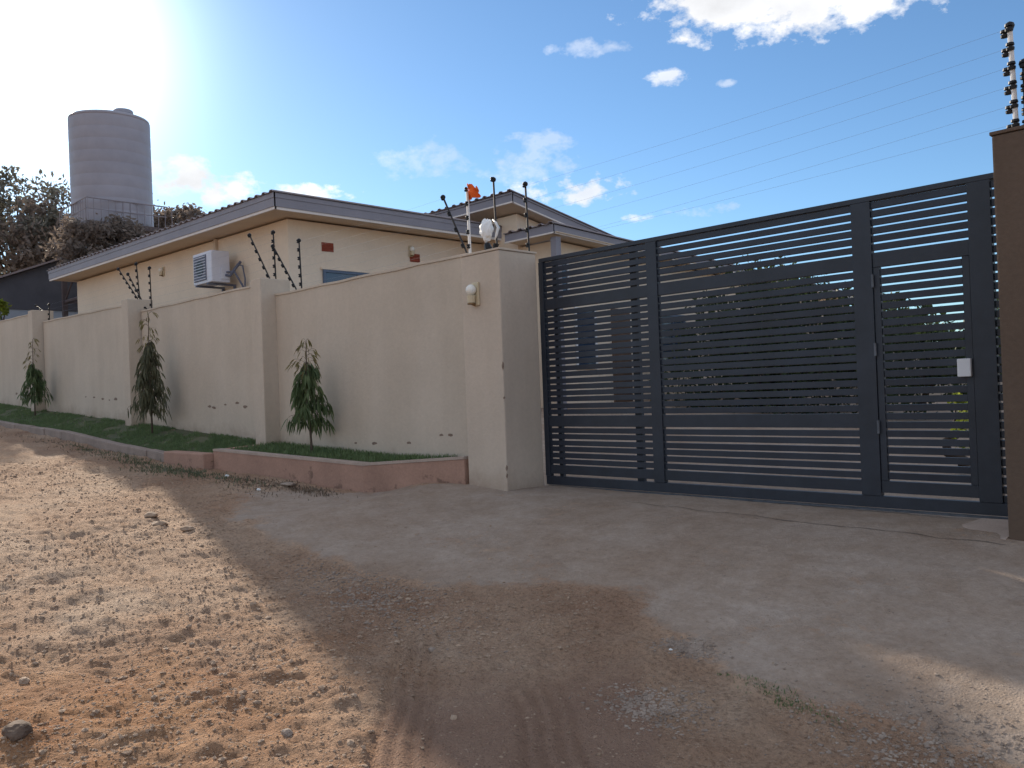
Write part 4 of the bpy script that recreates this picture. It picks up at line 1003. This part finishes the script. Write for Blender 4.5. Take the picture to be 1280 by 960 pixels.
# ------------------------------------------------------------------ gravel, stones and litter on the road
def pebble_mesh(seed, sub=1):
    r = random.Random(seed); bm = bmesh.new(); bmesh.ops.create_icosphere(bm, subdivisions=sub, radius=1)
    off = Vector((seed*3.1, seed*1.7, 0))
    sx, sy, sz = r.uniform(.8, 1.3), r.uniform(.6, 1.0), r.uniform(.4, .75)
    for v in bm.verts:
        k = 1+.45*noise.noise(v.co*1.3+off); v.co = Vector((v.co.x*sx*k, v.co.y*sy*k, v.co.z*sz*k))
    bm.verts.index_update(); vs = [v.co.copy() for v in bm.verts]; fs = [tuple(v.index for v in f.verts) for f in bm.faces]; bm.free(); return vs, fs
PB = [pebble_mesh(s, 1) for s in range(14)]
def scatter_pebbles(name, fn, n, smin, smax, mat, label, seed, power=2.2):
    r = random.Random(seed); V = []; Fc = []
    k = 0
    while k < n:
        x, y = fn(r)
        if x is None: continue
        k += 1
        s = smin+(smax-smin)*r.random()**power*1.0
        vs, fs = PB[r.randrange(14)]; a = r.uniform(0, 2*PI); ca, sa = math.cos(a)*s, math.sin(a)*s
        z = ground_z(x, y)-s*.05; o = len(V)
        V += [(x+v.x*ca-v.y*sa, y+v.x*sa+v.y*ca, z+v.z*s) for v in vs]; Fc += [tuple(i+o for i in f) for f in fs]
    me = bpy.data.meshes.new(name); me.from_pydata(V, [], Fc); me.materials.append(mat)
    o = bpy.data.objects.new(name, me); COL.objects.link(o); return tag(o, label, 'gravel', kind='stuff')
M['gravel'] = material('gravel_stone', (.36, .235, .155), .9, .3, 5, .3, 120, col2=(.52, .385, .28), fine=.2)
M['stonebrown'] = material('brown_stone', (.16, .11, .08), .9, .35, 9, .4, 60, fine=.3)
M['gravelgrey'] = material('grey_chippings', (.28, .21, .165), .9, .3, 9, .3, 120, col2=(.46, .37, .30), fine=.2)
def f_road(r):
    # dense near the camera, sparser along the road; kept off the concrete and the sand
    d = 1.2+r.random()**.72*13; a = r.uniform(R(-82), R(-40)); x, y = d*math.sin(a), d*math.cos(a)
    if y > 4.9 or y < .2: return None, None
    ap, sn = zones(x, y)
    if ap > .3 and r.random() > .05: return None, None
    if sn > .4 and r.random() > .06: return None, None
    if fbm(x, y, .9, 3, 8) < r.uniform(-.7, .25): return None, None
    return x, y
scatter_pebbles('road_gravel', f_road, 26000, .0024, .012, M['gravel'], 'loose sunlit gravel and small stones strewn over the dirt road', 51, 2.6)
def grit(name, fn, n, smin, smax, mat, label, seed):
    r = random.Random(seed); V = []; Fc = []; k = 0
    while k < n:
        x, y = fn(r)
        if x is None: continue
        k += 1; s = smin+(smax-smin)*r.random()**2.5; z = ground_z(x, y); o = len(V); a = r.uniform(0, 2*PI)
        for j in range(4):
            t = a+j*PI/2; e = s*r.uniform(.7, 1.4); V.append((x+math.cos(t)*e, y+math.sin(t)*e, z+s*r.uniform(-.2, .3)))
        V.append((x, y, z+s*r.uniform(.3, .6)))
        Fc += [(o, o+1, o+4), (o+1, o+2, o+4), (o+2, o+3, o+4), (o+3, o, o+4)]
    me = bpy.data.meshes.new(name); me.from_pydata(V, [], Fc); me.materials.append(mat)
    ob_ = bpy.data.objects.new(name, me); COL.objects.link(ob_); return tag(ob_, label, 'gravel', kind='stuff')
def f_near(r):
    d = 1.6+r.random()**.8*6.5; a = r.uniform(R(-80), R(-18)); x, y = d*math.sin(a), d*math.cos(a)
    if y > 4.9 or y < .3: return None, None
    ap, sn = zones(x, y)
    if ap > .5 and r.random() > .22: return None, None
    if sn > .5 and r.random() > .3: return None, None
    return x, y
grit('fine_grit', f_near, 60000, .0018, .0065, M['gravel'], 'fine crumbly soil grit covering the dirt road close to the camera', 61)
def f_big(r):
    x, y = f_road(r)
    return x, y
scatter_pebbles('road_stones', f_big, 2400, .008, .022, M['gravel'], 'larger loose stones scattered over the dirt road', 52, 2.4)
def f_edge(r):
    c = r.choice([(-1.25, 3.52, .28, .22), (-1.0, 3.35, .3, .2), (-2.25, 3.05, .12, .1), (-4.9, 3.3, .5, .12), (-4.4, 3.05, .4, .15), (-2.5, 3.7, .08, .05)])
    return r.gauss(c[0], c[2]), r.gauss(c[1], c[3])
scatter_pebbles('edge_chippings', f_edge, 6000, .003, .014, M['gravelgrey'], 'grey stone chippings along the broken driveway edge and at the lower right', 53, 2)
def f_ap(r):
    x = r.uniform(-9, -.5); y = r.uniform(3.4, 6.5); a, s = zones(x, y)
    return (x, y) if a > .5 else (None, None)
scatter_pebbles('driveway_grit', f_ap, 7000, .0016, .007, M['gravelgrey'], 'fine grit lying on the concrete driveway', 54, 3)
def stone(x, y, s, label, seed, mat='gravelgrey', flat=.6, rot=0):
    bm = bmesh.new(); bmesh.ops.create_icosphere(bm, subdivisions=3, radius=1)
    for v in bm.verts:
        k = 1+.35*noise.noise(v.co*1.2+Vector((seed, 0, 0)))+.12*noise.noise(v.co*3.5+Vector((0, seed, 0)))
        v.co = Vector((v.co.x*s*1.2*k, v.co.y*s*.85*k, v.co.z*s*flat*k))
    bmesh.ops.rotate(bm, verts=bm.verts, matrix=Matrix.Rotation(rot, 3, 'Z'))
    q = MB(); q.addbm(bm); q.v = [(v[0]+x, v[1]+y, v[2]+ground_z(x, y)+s*flat*.35) for v in q.v]
    o = q.build('stone', M[mat]); return tag(o, label, 'stone')
stone(-3.87, .95, .06, 'largest half buried grey stone at the lower left edge of the road', 3, 'stonebrown', .5)
stone(-4.55, 1.15, .028, 'pale stone in the orange soil above the half buried stone', 5, 'gravel')
stone(-3.15, 1.75, .026, 'fist sized pale stone on the sunlit road left of the shadow edge', 7, 'gravelgrey')
stone(-8.15, 3.18, .06, 'flat pale rock on the raised road edge at the tip of the sunlight', 9, 'gravel', .45, .4)
stone(-7.75, 3.10, .07, 'broad flat rock right of the pale rock at the tip of the sunlight', 11, 'gravel', .4, .2)
stone(-7.35, 3.18, .05, 'rounded rock nearest the concrete at the tip of the sunlight', 13, 'gravel', .5, .9)
stone(-9.0, 5.12, .10, 'flat stone slab leaning at the foot of the planter', 15, 'gravelgrey', .22, -.1)
stone(-3.55, 2.85, .022, 'small white stone between the tyre tracks in the dirt', 17, 'gravelgrey')
def litter(x, y, s, label, seed):
    r = random.Random(seed); bm = bmesh.new(); bmesh.ops.create_icosphere(bm, subdivisions=2, radius=1)
    for v in bm.verts: v.co = Vector((v.co.x*s*(1+.4*noise.noise(v.co*2+Vector((seed, 0, 0)))), v.co.y*s*.8, v.co.z*s*.5*(1+.5*noise.noise(v.co*3))))
    q = MB(); q.addbm(bm); q.v = [(v[0]+x, v[1]+y, v[2]+ground_z(x, y)+s*.3) for v in q.v]
    tag(q.build('litter', M['paper']), label, 'litter')
litter(-8.95, 4.72, .03, 'bright white scrap of litter on the dirt in front of the planter', 1)
litter(-10.2, 4.95, .035, 'white scrap of litter among the weeds near the planter left end', 2)
litter(-2.56, 3.63, .011, 'tiny white pebble like scrap at the driveway edge beside the sand', 3)

# height above the ground stored on the plastered walls, for the soil splash at their foot
for o in list(COL.objects):
    if o.type == 'MESH' and o.data.materials and o.data.materials[0] in (M['wall'], M['pillar'], M['brownpillar']):
        me = o.data; at = me.attributes.new('h', 'FLOAT', 'POINT')
        at.data.foreach_set('value', [v.co.z-zwall(v.co.x) for v in me.vertices])
